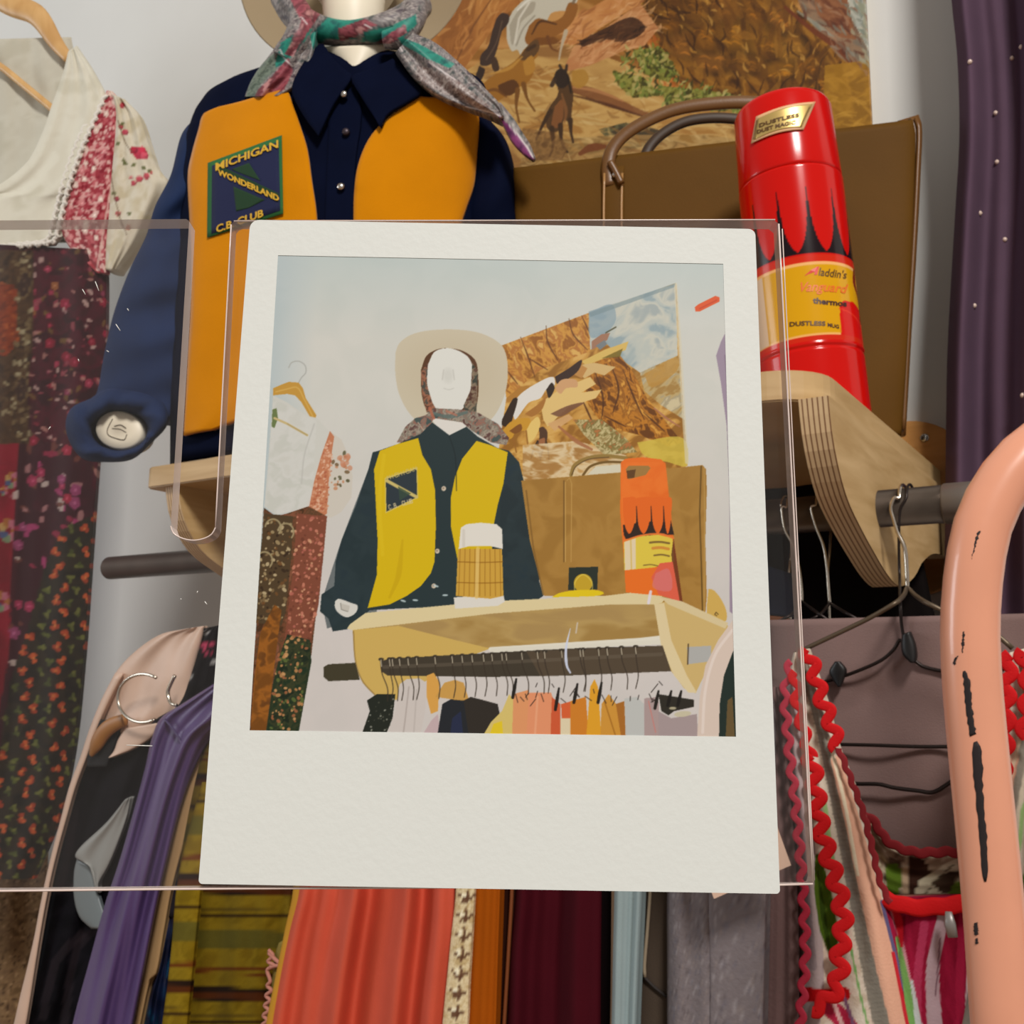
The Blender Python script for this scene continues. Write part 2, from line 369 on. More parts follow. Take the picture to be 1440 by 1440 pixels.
for xb in (-.262, -1.098):
    bm = bmesh.new(); lo = Vector(root_of(shelf)); V1 = []; V2 = []
    prof = list(bp)+[(-.022, SZ-ST)]
    A = [bm.verts.new(Vector((xb, y, z))-lo) for y, z in prof]; B = [bm.verts.new(Vector((xb+.026, y, z))-lo) for y, z in prof]
    bm.faces.new(A); bm.faces.new(B[::-1]); n = len(A)
    for i in range(n):
        f = bm.faces.new([A[i], B[i], B[(i+1) % n], A[(i+1) % n]][::-1]); f.material_index = 1
    bmesh.ops.recalc_face_normals(bm, faces=bm.faces)
    me = bpy.data.meshes.new('bracket'); bm.to_mesh(me); bm.free(); me.materials.append(ply); me.materials.append(ply_e)
    o = bpy.data.objects.new('bracket', me); COL.objects.link(o); o.parent = shelf
    cx = xb+.013-.035; hw = .082; zt, zb = 1.885, 1.655
    out = [(cx+hw*math.cos(a), -.022, zt-hw+hw*math.sin(a)+.0) for a in np.linspace(0, math.pi, 24)]+[(cx+hw*math.cos(a), -.022, zb+hw+hw*math.sin(a)) for a in np.linspace(math.pi, 2*math.pi, 24)]
    wp = prism('wall_plate', out, (0, .021, 0), plate_o, shelf, .001); wp['label'] = 'rounded wooden plate against the wall, painted more orange for its shade'
    if xb > -.5:
        chrome_ = mat('bright_steel', (190, 188, 182), rough=.25, metal=1)
        sp = YF(-.022).at(1300, 616)
        lathe('screw', [(0.0005, .003), (.004, .0028), (.0055, .0012), (.0058, 0)], sp, chrome_, wp, 20, (np.array([1., 0, 0]), np.array([0, 0, 1.]), np.array([0, -1., 0])))
RY, RZ, RR = -.387, 1.7125, .0182
steel = mat('dark_steel_pipe', (104, 92, 82), rough=.38, metal=.85, vary=.15, vscale=30)
rail = thing('clothes_rail', 'dark steel pipe rail running through the shelf brackets', 'rail', (-.75, RY, RZ))
tube('pipe', [(-1.432, RY, RZ), (-.175, RY, RZ)], RR, steel, rail, 32)
tube('end_collar', [(-.178, RY, RZ), (-.176, RY, RZ), (-.12, RY, RZ), (-.118, RY, RZ)], [RR*.98, RR*1.06, RR*1.06, RR*.98], mat('grey_collar', (120, 112, 106), rough=.45, metal=.6), rail, 32)

# ------------------------------------------------------------------ painting on the wall
def build_painting():
    cv = Canvas(590, -420, 1260, 270, (178, 126, 66), 1.25)
    full = [(590, -420), (1260, -420), (1260, 270), (590, 270)]
    cv.mottle(full, [(120, 72, 26), (168, 112, 48), (196, 142, 78), (150, 98, 36)], 60, 3, 1, .5, 2)
    # sky and far bluffs above
    sky = [(880, -420), (1260, -420), (1260, 60), (1190, 96), (1150, 40), (1085, -110), (960, -210), (890, -230)]
    cv.mottle(sky, [(130, 150, 160), (178, 180, 168), (200, 196, 176), (150, 160, 160)], 70, 9, 1, -.5, 2)
    cv.mottle([(590, -300), (880, -400), (890, -200), (760, -90), (590, 20)], [(120, 70, 24), (180, 120, 54), (206, 150, 80), (140, 84, 36)], 40, 21, 1, 1.2, 2)
    for x in (660, 720, 790, 850): cv.line([(x, -360), (x+18, -280), (x+6, -200), (x+40, -130)], (3, 7, 3), (86, 50, 20), .8, 20)
    # left cliff beside the horses
    cv.mottle([(590, 0), (700, -20), (735, 0), (700, 30), (672, 70), (650, 100), (590, 120)], [(150, 92, 40), (184, 122, 58), (166, 104, 46)], 28, 5, 1, 1.9, 2)
    cv.line([(690, 0), (664, 40), (640, 90)], (2, 4, 2), (118, 70, 32), .7, 12)
    # pale ground where the herd runs
    cv.mottle([(640, 110), (700, 70), (800, 60), (905, 100), (1040, 150), (1060, 270), (590, 270)], [(150, 104, 52), (186, 142, 78), (202, 160, 92), (172, 122, 58)], 22, 8, 1, .25, 2.6)
    # brown bluff on the right
    bl = [(870, 20), (905, -60), (960, -120), (1040, -90), (1085, -30), (1130, 20), (1205, 100), (1228, 150), (1120, 150), (1010, 150), (950, 120), (905, 90)]
    cv.mottle(bl, [(70, 40, 8), (118, 74, 16), (160, 108, 34), (134, 84, 20), (92, 54, 12)], 26, 31, 1, 1.0, 1.6)
    for k, P in enumerate([[(940, -80), (968, -20), (955, 40), (975, 80)], [(985, -90), (1010, -30), (996, 20), (1020, 66)], [(1040, -60), (1050, 0), (1072, 40), (1064, 90)], [(1080, 0), (1100, 50), (1140, 84), (1130, 110)], [(905, 10), (930, 50), (925, 80)]]):
        cv.line(P, (2, 7, 2), (58, 32, 8), .8, 24)
    for P in [[(975, 10), (992, 34), (986, 60)], [(1010, 40), (1040, 60), (1052, 86)], [(1085, 60), (1110, 76)], [(1030, 0), (1046, 16)], [(960, 60), (1000, 84)], [(1080, 20), (1096, 40)]]:
        cv.line(P, (1, 7, 1), (182, 130, 52), .7, 16)
    g = random.Random(21)
    for i, (x, y, rx, ry, ro) in enumerate([(930, -20, 22, 34, .2), (962, -40, 20, 30, .1), (1000, -50, 26, 34, 0), (1050, -40, 24, 40, -.1), (915, 30, 16, 24, .3), (945, 30, 18, 22, .2), (980, 14, 22, 28, .1), (1022, 6, 24, 30, 0), (1066, 10, 22, 30, -.2), (1100, 28, 18, 26, -.5), (960, 66, 20, 18, .1), (996, 56, 22, 20, 0), (1036, 52, 26, 22, .1), (1078, 62, 24, 22, -.1), (1114, 70, 20, 20, -.5), (1000, 90, 26, 14, .1), (1050, 92, 28, 14, 0), (1098, 100, 26, 14, -.1), (1140, 96, 22, 16, -.6), (1160, 120, 26, 12, -.2)]):
        cv.boulder(x, y, rx*.95, ry*.95, ro, g.choice([(150, 98, 22), (136, 84, 18), (164, 112, 34), (122, 76, 20), (146, 92, 30)]), i)
    cv.brush(bl, 230, [(80, 46, 12), (164, 112, 36), (104, 62, 16), (140, 90, 24), (124, 78, 20)], (14, 40), (5, 12), lambda x, y: 1.1+(x-1040)*.004, 31, .5, .35, .5); cv.brush(bl, 70, [(200, 150, 70), (184, 130, 50)], (6, 16), (2, 4), lambda x, y: .9+(x-1040)*.004, 35, .75, .4, .5); cv.brush(bl, 60, [(56, 30, 8), (66, 38, 10)], (16, 40), (2, 5), lambda x, y: 1.3+(x-1040)*.004, 36, .75, .5, .4)
    cv.brush([(880, 40), (912, 20), (930, 70), (960, 120), (930, 130), (900, 90)], 60, [(196, 112, 44), (170, 84, 24), (210, 134, 66)], (10, 22), (2, 5), 1.1, 33, .7)
    # far slope with red rim
    cv.mottle([(1118, -10), (1150, 0), (1200, 30), (1226, 80), (1222, 108), (1180, 80), (1130, 20)], [(120, 90, 70), (150, 120, 92), (120, 110, 96)], 14, 41, 1, .8, 2)
    cv.mottle([(1140, -20), (1190, -10), (1204, 56), (1180, 52), (1150, 20)], [(110, 60, 36), (150, 96, 60), (126, 76, 48)], 12, 44, 1, .7, 2)
    cv.line([(1104, 10), (1140, 40), (1176, 66), (1205, 98)], (4, 9, 5), (112, 52, 24), .9, 20)
    cv.line([(1122, 16), (1150, 36), (1172, 52)], (3, 6, 2), (160, 156, 138), .8, 14)
    cv.mottle([(1160, 92), (1228, 84), (1240, 270), (1150, 270)], [(150, 104, 24), (176, 126, 34), (160, 112, 22)], 30, 12)
    # light pink slab with its dark hollow
    cv.mottle([(795, 92), (806, 66), (850, 40), (900, 4), (926, 40), (905, 66), (880, 70), (830, 92), (800, 100)], [(176, 112, 60), (202, 144, 92), (190, 126, 76)], 16, 6, 1, -.5, 2.5)
    cv.poly([(815, 58), (850, 40), (890, 24), (905, 44), (880, 58), (850, 56), (818, 66)], (82, 50, 26), .9, 6)
    cv.mottle([(788, 60), (800, 30), (850, 0), (905, -20), (905, 2), (850, 36), (806, 64)], [(192, 126, 66), (212, 152, 92)], 12, 7, 1, -.5, 2)
    # brush
    for P, s in (([(890, 70), (930, 66), (952, 100), (940, 116), (905, 104)], 1), ([(862, 100), (905, 108), (930, 134), (890, 138), (868, 120)], 2), ([(925, 120), (1000, 128), (1060, 140), (1056, 160), (940, 150)], 3)):
        cv.mottle(P, [(70, 64, 16), (116, 112, 40), (150, 146, 66), (92, 82, 26)], 7, s)
        cv.dabs(P, 26, [(128, 134, 54), (150, 150, 78), (84, 82, 26), (172, 156, 88)], (1.5, 4), s)
    cv.line([(800, 124), (850, 138), (905, 160)], (9, 16, 4), (148, 92, 48), .9, 20); cv.line([(805, 128), (850, 146), (890, 160)], (2, 4, 1), (90, 50, 22), .8, 20)
    cv.mottle([(842, 182), (880, 172), (936, 186), (930, 204), (868, 212)], [(70, 64, 42), (104, 96, 60), (60, 50, 30)], 10, 51)
    cv.poly([(858, 186), (880, 178), (930, 184), (926, 202), (884, 200)], (70, 56, 38), .8, 6)
    cv.mottle([(740, 200), (860, 190), (1000, 190), (1060, 200), (1060, 270), (720, 270)], [(150, 108, 48), (186, 150, 92), (128, 96, 50), (170, 130, 74)], 14, 52, .8, .1, 3)
    for P in [[(720, 150), (790, 158), (850, 170)], [(800, 170), (860, 176)], [(700, 180), (760, 190)], [(735, 110), (800, 120)], [(940, 180), (1000, 176), (1040, 182)]]:
        cv.line(P, (1, 5, 1), (206, 172, 108), .7, 16)
    cv.brush([(640, 110), (700, 90), (800, 95), (905, 120), (1040, 150), (1060, 260), (640, 260)], 330, [(206, 166, 98), (166, 118, 56), (132, 88, 40), (218, 184, 122), (184, 138, 72)], (10, 34), (1.5, 5), .2, 41, .5)
    cv.brush([(600, -40), (700, -40), (735, 0), (672, 70), (640, 110), (600, 120)], 120, [(196, 132, 66), (140, 84, 34), (168, 106, 48), (206, 150, 84)], (10, 30), (2, 6), 2.1, 42, .55)
    cv.brush([(788, 70), (806, 20), (905, -30), (930, 40), (905, 66), (830, 92)], 110, [(216, 156, 104), (180, 112, 62), (150, 90, 46), (226, 176, 124)], (10, 30), (1.5, 4.5), -.5, 43, .55)
    cv.poly([(815, 58), (850, 40), (890, 24), (908, 40), (886, 56), (850, 54), (818, 66)], (74, 44, 24), .85, 6)
    cv.brush([(815, 58), (850, 40), (890, 24), (908, 40), (886, 56), (850, 58), (818, 66)], 26, [(52, 30, 16), (106, 66, 36), (84, 50, 28)], (10, 24), (2, 4), -.5, 44, .8)
    cv.brush([(880, 66), (930, 62), (960, 110), (1060, 140), (1056, 160), (940, 150), (862, 120)], 200, [(120, 132, 52), (160, 160, 86), (70, 78, 24), (90, 106, 40), (188, 172, 104), (60, 56, 18)], (4, 12), (2, 4.5), 1.9, 45, .85, .6, .7)
    cv.brush([(1158, 92), (1240, 84), (1240, 230), (1150, 230)], 70, [(188, 136, 40), (150, 102, 22), (204, 152, 56)], (14, 34), (3, 7), .1, 46, .5)
    cv.brush([(1118, -20), (1226, -20), (1226, 108), (1180, 80), (1130, 20)], 90, [(118, 66, 44), (150, 110, 80), (146, 148, 134), (90, 44, 28), (170, 128, 96), (128, 132, 120)], (6, 18), (2, 4.5), .75, 47, .7)
    cv.brush([(1186, 10), (1230, 0), (1230, 84), (1205, 90)], 24, [(150, 152, 128), (168, 166, 140), (130, 140, 126)], (8, 18), (3, 6), 1.0, 48, .8)
    cv.line([(790, 124), (830, 130), (870, 146), (915, 162), (935, 160)], (6, 15, 13, 7, 2), (132, 82, 44), .85, 24); cv.line([(800, 122), (840, 128), (876, 142)], (2, 5, 2), (186, 128, 78), .8, 18); cv.line([(806, 134), (850, 146), (905, 164)], (2, 5, 2), (84, 46, 24), .85, 18)
    # horses
    def H(P, c, sm=6): cv.poly(P, c, 1, sm)
    H([(712, 34), (724, 12), (748, -6), (790, -14), (812, -10), (806, 12), (776, 18), (766, 36), (748, 48), (742, 66), (734, 82), (728, 70), (720, 72), (713, 56)], (198, 190, 170))
    H([(716, 36), (730, 14), (752, 2), (750, 16), (734, 30), (726, 52), (720, 64)], (170, 160, 140)); cv.line([(744, 4), (730, 26), (724, 60)], 3, (216, 208, 190), .9)
    H([(698, 26), (706, 18), (716, 22), (714, 34), (706, 44), (700, 66), (690, 90), (676, 92), (676, 78), (686, 66), (692, 44)], (64, 46, 36))
    H([(674, 92), (668, 112), (674, 116), (682, 98)], (52, 36, 26)); H([(690, 84), (694, 100), (702, 98), (697, 80)], (70, 48, 32))
    H([(744, 36), (756, 26), (778, 30), (792, 22), (800, 4), (812, 6), (808, 26), (792, 44), (776, 52), (752, 54), (744, 64), (738, 56)], (146, 92, 36))
    cv.line([(748, 48), (760, 30), (782, 34)], (2, 4, 2), (82, 48, 20), .9, 12); cv.line([(796, 44), (790, 64), (786, 84)], (6, 3, 2), (190, 170, 140), 1, 10); cv.line([(770, 52), (776, 68), (784, 72)], (5, 3, 2), (112, 66, 28), 1, 10)
    H([(670, 128), (686, 112), (706, 98), (726, 84), (740, 66), (752, 60), (756, 78), (746, 90), (750, 102), (742, 116), (728, 124), (718, 130), (704, 140), (686, 148), (672, 142)], (158, 104, 32))
    H([(700, 120), (722, 112), (730, 122), (718, 134), (704, 132)], (92, 54, 18)); H([(728, 84), (746, 60), (756, 56), (758, 70), (744, 84)], (96, 66, 34))
    for P in [[(672, 140), (660, 156), (664, 172)], [(736, 118), (742, 140), (752, 156)], [(728, 126), (726, 150), (730, 172)]]: cv.line(P, (7, 3, 3), (120, 76, 26), 1, 10)
    H([(735, 88), (748, 78), (752, 98), (740, 106)], (182, 128, 48))
    H([(778, 112), (786, 98), (796, 100), (802, 112), (806, 132), (804, 158), (802, 176), (794, 168), (788, 182), (776, 186), (768, 176), (772, 152), (784, 134), (784, 122)], (86, 58, 30))
    H([(780, 150), (790, 140), (792, 164), (784, 180), (776, 176)], (132, 82, 42)); H([(778, 110), (784, 98), (794, 98), (800, 116), (792, 124), (784, 122)], (48, 34, 24))
    for P in [[(774, 156), (764, 174), (754, 196)], [(788, 176), (790, 200), (798, 214)], [(802, 168), (803, 186), (806, 200)], [(776, 180), (778, 204), (774, 218)]]: cv.line(P, (7, 4, 3), (66, 44, 24), 1, 10)
    cv.poly([(804, 100), (822, 98), (828, 112), (816, 124), (806, 120)], (176, 128, 50), .9, 5)
    cv.line([(728, 14), (744, 0), (776, -8)], 2.5, (226, 220, 204), .9, 12); cv.line([(726, 64), (736, 40), (752, 22)], 2.2, (150, 140, 122), .8, 12); cv.line([(806, 4), (812, -10)], 4, (120, 100, 76), .8)
    cv.line([(690, 104), (716, 96), (734, 80)], (2, 5, 2), (196, 144, 62), .8, 12); cv.line([(676, 132), (696, 126), (712, 136)], (2, 5, 2), (110, 66, 22), .8, 12); cv.line([(742, 70), (752, 64)], 5, (66, 44, 24), .9); cv.line([(706, 30), (698, 60), (684, 84)], 2, (104, 80, 60), .7, 10)
    cv.line([(790, 132), (796, 156), (794, 172)], (2, 5, 2), (140, 90, 48), .8, 12); cv.line([(798, 106), (803, 130)], 3, (36, 26, 18), .8); cv.line([(790, 98), (787, 92)], 4, (48, 34, 24), .9); cv.line([(796, 99), (797, 92)], 4, (48, 34, 24), .9); cv.line([(780, 112), (776, 120)], 6, (60, 42, 28), .9)
    cv.mottle([(735, 180), (780, 186), (800, 205), (790, 226), (740, 226), (730, 200)], [(110, 74, 36), (146, 104, 56), (94, 60, 28)], 9, 61, .7)
    cv.line([(816, 216), (830, 208), (850, 206)], (6, 12, 4), (118, 62, 28), .9, 8)
    fr = YF(-.022); xr = fr.at(1223, 110)[0]; xl = fr.at(604, 60)[0]; zb = fr.at(1224, 200)[2]; zt = fr.at(1215, -370)[2]
    root = thing('painting', 'unframed western landscape painting of running horses hung on the wall behind the bag', 'painting', ((xl+xr)/2, 0, zb))
    nu, nv = 520, 480; X, Z = np.meshgrid(np.linspace(xl, xr, nu), np.linspace(zt, zb, nv))
    V = np.stack([X, np.full_like(X, -.022), Z], -1); p = proj(V)
    shell('painted_board', V.reshape(-1, 3), nv, nu, (0, -1, 0), .004, mat('oil_paint', attr=True, rough=.5, spec=.35, bump=.3, bscale=250), root, cv(p[..., 0], p[..., 1], .85).reshape(-1, 3))
    box('backing', (xl+.004, -.0175, zb+.004), (xr-.004, -.001, zt-.004), mat('pale_board', (200, 180, 140), rough=.8), root)
build_painting()
# ------------------------------------------------------------------ instant photograph held up in front
r1 = np.array([.99984, -.01779, .00184]); r1 /= np.linalg.norm(r1)
r2 = np.array([.01666, .97653, .21472]); r2 -= (r2@r1)*r1; r2 /= np.linalg.norm(r2)
def c2w(v): return RGT*v[0]+UPV*v[1]+FWD*v[2]
PX, PY = c2w(r1), c2w(r2); PN = np.cross(PX, PY); P0 = C+c2w((-.04512, .05039, .17656))
def card_xy(px, py, off=0.):
    d = ray(px, py); k = ((P0+PN*off-C)@PN)/(d@PN); w = C+d*k[..., None]-P0
    return np.stack([w@PX, w@PY], -1)
def card_w(xy, off=0.):
    xy = np.asarray(xy, float); return P0+xy[..., 0:1]*PX+xy[..., 1:2]*PY+PN*off

def picture_canvas():
    K = Canvas(345, 350, 1045, 1045, (208, 206, 196), 2.)
    allp = [(340, 345), (1050, 345), (1050, 1050), (340, 1050)]
    def wallc(X, Y):   # print tones: bluish at the top and left border, warm pale in the middle, pinkish low
        t = np.clip((Y-360)/120, 0, 1)[..., None]; e = np.clip((X-(391-(Y-360)*.06))/60, 0, 1)[..., None]; q = np.clip((Y-560)/300, 0, 1)[..., None]
        base = np.array([186, 198, 194])*(1-t)+np.array([210, 208, 198])*t
        base = base*(1-q)+np.array([208, 198, 192])*q
        return base*e+np.array([176, 190, 192])*(1-e)
    K.poly(allp, wallc)
    K.mottle(allp, [(200, 200, 190), (214, 210, 200)], 50, 77, .25)
    # hanger and flowered dress at the left
    K.line([(406, 517), (410, 510), (420, 508), (429, 514), (430, 524), (424, 531), (419, 540)], 1.6, (176, 176, 168), 1, 30)
    K.poly([(384, 546), (398, 540), (406, 537), (420, 538), (426, 546), (430, 560), (445, 584), (443, 590), (437, 588), (424, 566), (415, 556), (404, 554), (384, 556)], (196, 148, 62))
    K.line([(388, 551), (404, 547), (418, 545), (428, 562), (440, 586)], 2, (214, 172, 88), .8, 20)
    K.poly([(384, 556), (404, 566), (430, 584), (446, 588), (466, 610), (440, 690), (430, 712), (404, 720), (388, 724), (372, 712), (378, 640)], (206, 204, 194))
    K.mottle([(384, 560), (445, 592), (440, 690), (430, 712), (388, 724), (374, 712)], [(198, 198, 187), (212, 210, 202), (204, 202, 192)], 18, 5, .7)
    K.poly([(383, 576), (389, 574), (391, 588), (386, 602), (382, 600)], (108, 122, 74)); K.line([(386, 588), (404, 596), (432, 612)], 3.2, (200, 178, 124), 1)
    K.line([(404, 596), (432, 612)], 1, (160, 140, 96), .8); K.line([(442, 596), (428, 640), (424, 680)], 2, (190, 188, 180), .8, 10)
    K.poly([(466, 608), (480, 618), (490, 640), (496, 670), (494, 700), (480, 720), (466, 728), (448, 724), (460, 660)], (206, 198, 184))
    K.dabs([(470, 622), (488, 640), (494, 690), (476, 716), (464, 690)], 26, [(120, 96, 66), (196, 140, 104), (96, 92, 64)], (1, 2.6), 3)
    K.dabs([(474, 640), (492, 640), (494, 665), (480, 660)], 8, [(200, 132, 98)], (2.5, 4), 8, al=.7)
    K.poly([(464, 606), (470, 614), (466, 640), (462, 680), (460, 722), (452, 728), (434, 716), (442, 676), (452, 640)], (194, 124, 88))
    K.dabs([(464, 608), (468, 640), (460, 722), (436, 714), (444, 670)], 140, [(222, 176, 146), (176, 100, 70), (208, 150, 116)], (.8, 1.8), 4)
    sk = [(371, 714), (388, 726), (404, 722), (434, 712), (460, 726), (454, 790), (446, 850), (438, 920), (430, 970), (420, 1030), (351, 1030), (354, 960), (362, 860)]
    K.poly(sk, (96, 62, 36)); K.mottle(sk, [(70, 46, 26), (118, 70, 46), (92, 64, 40), (134, 82, 58)], 9, 12, .9)
    K.poly([(418, 722), (460, 726), (448, 850), (436, 905), (400, 900), (412, 800)], (128, 72, 52)); 
    K.dabs([(416, 726), (458, 728), (446, 850), (436, 905), (402, 900), (412, 800)], 190, [(196, 124, 100), (176, 100, 84), (158, 92, 70), (206, 152, 116), (108, 58, 42)], (.8, 2.4), 6)
    K.poly([(372, 722), (412, 726), (410, 780), (402, 860), (396, 880), (360, 876), (366, 780)], (80, 62, 40))
    K.dabs([(372, 722), (412, 728), (408, 800), (396, 876), (360, 874)], 150, [(160, 138, 98), (128, 104, 70), (56, 40, 26), (110, 74, 40), (190, 170, 130)], (.8, 2.6), 9)
    for c in ((384, 742), (402, 748), (372, 788)): K.line([(c[0]+11*math.cos(a), c[1]+12*math.sin(a)) for a in np.linspace(3.3, 7., 14)], 2.4, (162, 146, 108), .9)
    K.poly([(386, 850), (396, 858), (390, 900), (374, 1030), (352, 1030), (358, 950), (366, 890)], (142, 84, 26)); K.mottle([(386, 850), (396, 858), (374, 1030), (352, 1030), (366, 890)], [(110, 66, 22), (156, 94, 32), (96, 58, 24)], 16, 14, .8)
    K.poly([(404, 892), (436, 900), (438, 930), (420, 1030), (374, 1030), (384, 960), (394, 920)], (40, 52, 32)); K.mottle([(404, 892), (438, 904), (420, 1030), (374, 1030)], [(30, 48, 30), (60, 62, 36), (26, 36, 24)], 8, 15, .8)
    K.dabs([(406, 884), (438, 892), (420, 1026), (376, 1026), (392, 920)], 110, [(186, 132, 82), (202, 150, 98), (92, 104, 52), (160, 98, 62)], (1, 2.6), 16)
    # picture of the horses on its wall
    pt = [(703, 487), (950, 398), (951, 402), (960, 560), (967, 655), (900, 690), (740, 690), (700, 640), (712, 560)]
    K.mottle(pt, [(150, 100, 34), (198, 146, 66), (214, 168, 90), (174, 120, 48)], 16, 31, 1, -.4, 2)
    K.mottle([(705, 486), (828, 440), (830, 494), (760, 520), (712, 560)], [(150, 92, 30), (206, 148, 62), (176, 112, 48), (216, 170, 90)], 9, 33, 1, 1.1, 1.6)
    for P in [[(732, 474), (742, 500), (752, 530)], [(768, 458), (770, 480), (784, 506)], [(800, 448), (806, 470), (826, 492)], [(744, 504), (770, 520)], [(712, 520), (728, 540)], [(818, 444), (830, 470)]]: K.line(P, (1, 2.6, 1), (96, 54, 20), .8, 14)
    K.mottle([(828, 438), (950, 399), (953, 500), (900, 524), (880, 510), (850, 480), (830, 492)], [(150, 166, 168), (186, 190, 180), (200, 198, 182), (164, 172, 168)], 22, 34, 1, -.4, 1.6)
    K.poly([(828, 440), (860, 428), (866, 450), (850, 470), (830, 474)], (136, 158, 168), .7, 6)
    K.mottle([(900, 524), (954, 500), (962, 590), (930, 570), (906, 550)], [(166, 128, 66), (190, 164, 110), (170, 156, 124), (206, 190, 150)], 8, 35, 1, -.4, 2)
    K.poly([(906, 526), (952, 502), (953, 520), (916, 545)], (186, 138, 60), .8, 4)
    K.mottle([(830, 508), (872, 500), (888, 520), (910, 560), (950, 610), (960, 622), (940, 628), (900, 612), (850, 600), (820, 560)], [(106, 60, 12), (190, 122, 34), (148, 90, 22), (214, 152, 60)], 8, 36, 1, 1.0, 1.8)
    for P in [[(836, 520), (848, 560), (846, 590)], [(858, 510), (870, 548), (862, 580)], [(876, 520), (892, 560), (906, 590)], [(850, 585), (880, 600)], [(905, 580), (934, 606)], [(816, 556), (836, 600)]]: K.line(P, (1, 3, 1), (76, 40, 10), .8, 14)
    K.poly([(896, 622), (960, 616), (966, 655), (940, 650), (905, 640)], (208, 186, 70), .8, 4); K.line([(920, 574), (940, 590), (956, 600)], (2, 3, 1), (172, 112, 84), .9, 10)
    K.poly([(760, 566), (790, 546), (830, 530), (838, 540), (818, 552), (846, 548), (838, 560), (800, 572), (770, 600), (764, 590)], (222, 188, 118))
    K.poly([(774, 582), (800, 570), (822, 566), (806, 576), (788, 586)], (120, 80, 56), .9, 5); K.poly([(770, 596), (800, 582), (806, 588), (780, 606)], (210, 164, 110), .9)
    K.poly([(818, 508), (850, 492), (884, 480), (880, 492), (850, 504), (824, 514)], (214, 180, 96)); K.poly([(846, 504), (876, 490), (872, 502)], (120, 100, 30), .9)
    K.poly([(832, 480), (846, 470), (858, 468), (854, 478), (840, 488), (832, 492)], (160, 116, 90)); K.poly([(838, 486), (850, 478), (854, 484), (844, 492)], (120, 126, 128))
    K.line([(852, 468), (866, 460)], 2, (80, 76, 50), .9)
    K.poly([(812, 514), (836, 510), (866, 516), (850, 528), (836, 524), (822, 532), (812, 524)], (210, 176, 116)); K.poly([(806, 516), (816, 512), (826, 518), (818, 532), (806, 526)], (188, 134, 70))
    # herd
    K.poly([(720, 575), (730, 556), (760, 536), (778, 530), (780, 542), (768, 548), (760, 560), (744, 566), (730, 584), (724, 590)], (222, 216, 206), 1, 5)
    K.poly([(780, 530), (800, 518), (818, 506), (814, 520), (800, 532), (784, 540)], (60, 40, 32), 1, 5)
    K.poly([(706, 590), (722, 560), (728, 560), (722, 584), (716, 600), (706, 598)], (52, 36, 24), 1, 4); K.poly([(768, 548), (776, 538), (780, 546), (772, 560)], (50, 36, 26), 1, 4)
    K.poly([(780, 546), (790, 534), (810, 534), (812, 544), (796, 546), (788, 554)], (206, 158, 110), 1, 4); K.poly([(738, 582), (760, 566), (768, 558), (762, 576), (748, 586)], (168, 112, 48), 1, 4)
    K.poly([(706, 606), (720, 592), (744, 588), (746, 598), (736, 606), (726, 604), (720, 616), (708, 618)], (200, 146, 44), 1, 4); K.poly([(716, 606), (732, 596), (734, 604), (724, 610)], (130, 80, 28), 1, 4)
    K.poly([(746, 594), (756, 586), (760, 596), (752, 616), (744, 622), (740, 608)], (226, 192, 110), 1, 4)
    K.poly([(758, 602), (764, 600), (770, 608), (768, 624), (764, 634), (760, 648), (756, 636), (750, 634), (758, 618)], (84, 56, 36), 1, 4)
    K.line([(756, 620), (750, 632), (747, 644)], 2, (52, 36, 24), 1); K.line([(768, 620), (771, 634), (772, 646)], 2, (70, 48, 30), 1); K.poly([(758, 618), (766, 616), (764, 632), (758, 634)], (156, 100, 62), 1, 4)
    for P in [[(706, 616), (714, 640)], [(722, 616), (726, 636)], [(740, 606), (742, 624)]]: K.line(P, 2.2, (150, 98, 36), .9)
    K.mottle([(735, 626), (812, 620), (880, 640), (905, 690), (735, 690)], [(196, 152, 90), (222, 200, 160), (170, 124, 66)], 9, 37, .9, .2, 2.5)
    K.mottle([(806, 590), (846, 590), (880, 616), (896, 636), (850, 640), (820, 610)], [(150, 130, 80), (200, 186, 136), (124, 112, 60), (176, 110, 60)], 6, 38, .9); K.line([(786, 600), (810, 620), (832, 632)], (3, 6, 3), (166, 106, 66), .9, 12)
    K.line([(950, 400), (952, 430), (957, 500), (962, 590), (966, 650)], 5, (214, 204, 176), .7); K.poly([(828, 440), (950, 398), (948, 404), (830, 446)], (120, 140, 144), .6)
    K.poly([(977, 432), (982, 428), (1006, 416), (1012, 418), (1012, 424), (984, 438), (978, 438)], (222, 88, 38)); K.line([(984, 434), (1008, 422)], 2, (196, 66, 28), .8)
    # lilac cloth at the right edge
    K.poly([(1019, 470), (1014, 480), (1007, 500), (1014, 540), (1022, 600), (1026, 700), (1026, 860), (1040, 870), (1040, 460)], (158, 140, 156)); K.line([(1020, 500), (1028, 600), (1031, 720)], (3, 5, 3), (130, 108, 128), .7, 16)
    # hat, head, scarf
    K.poly([(556, 496), (562, 482), (580, 470), (610, 464), (650, 464), (680, 470), (704, 484), (712, 500), (714, 530), (708, 560), (690, 590), (660, 600), (600, 600), (578, 584), (562, 556), (556, 526)], (202, 190, 164), 1, 6)
    K.ell(636, 524, 70, 50, (196, 182, 154), 0, .5, .5)
    K.poly([(592, 520), (600, 500), (616, 491), (634, 490), (652, 494), (668, 506), (672, 522), (672, 560), (664, 580), (606, 582), (594, 560)], (90, 56, 30), 1, 6)
    K.poly([(602, 512), (612, 494), (634, 490), (656, 500), (664, 514), (663, 540), (656, 566), (646, 578), (616, 578), (606, 560), (600, 534)], (222, 220, 210), 1, 6)
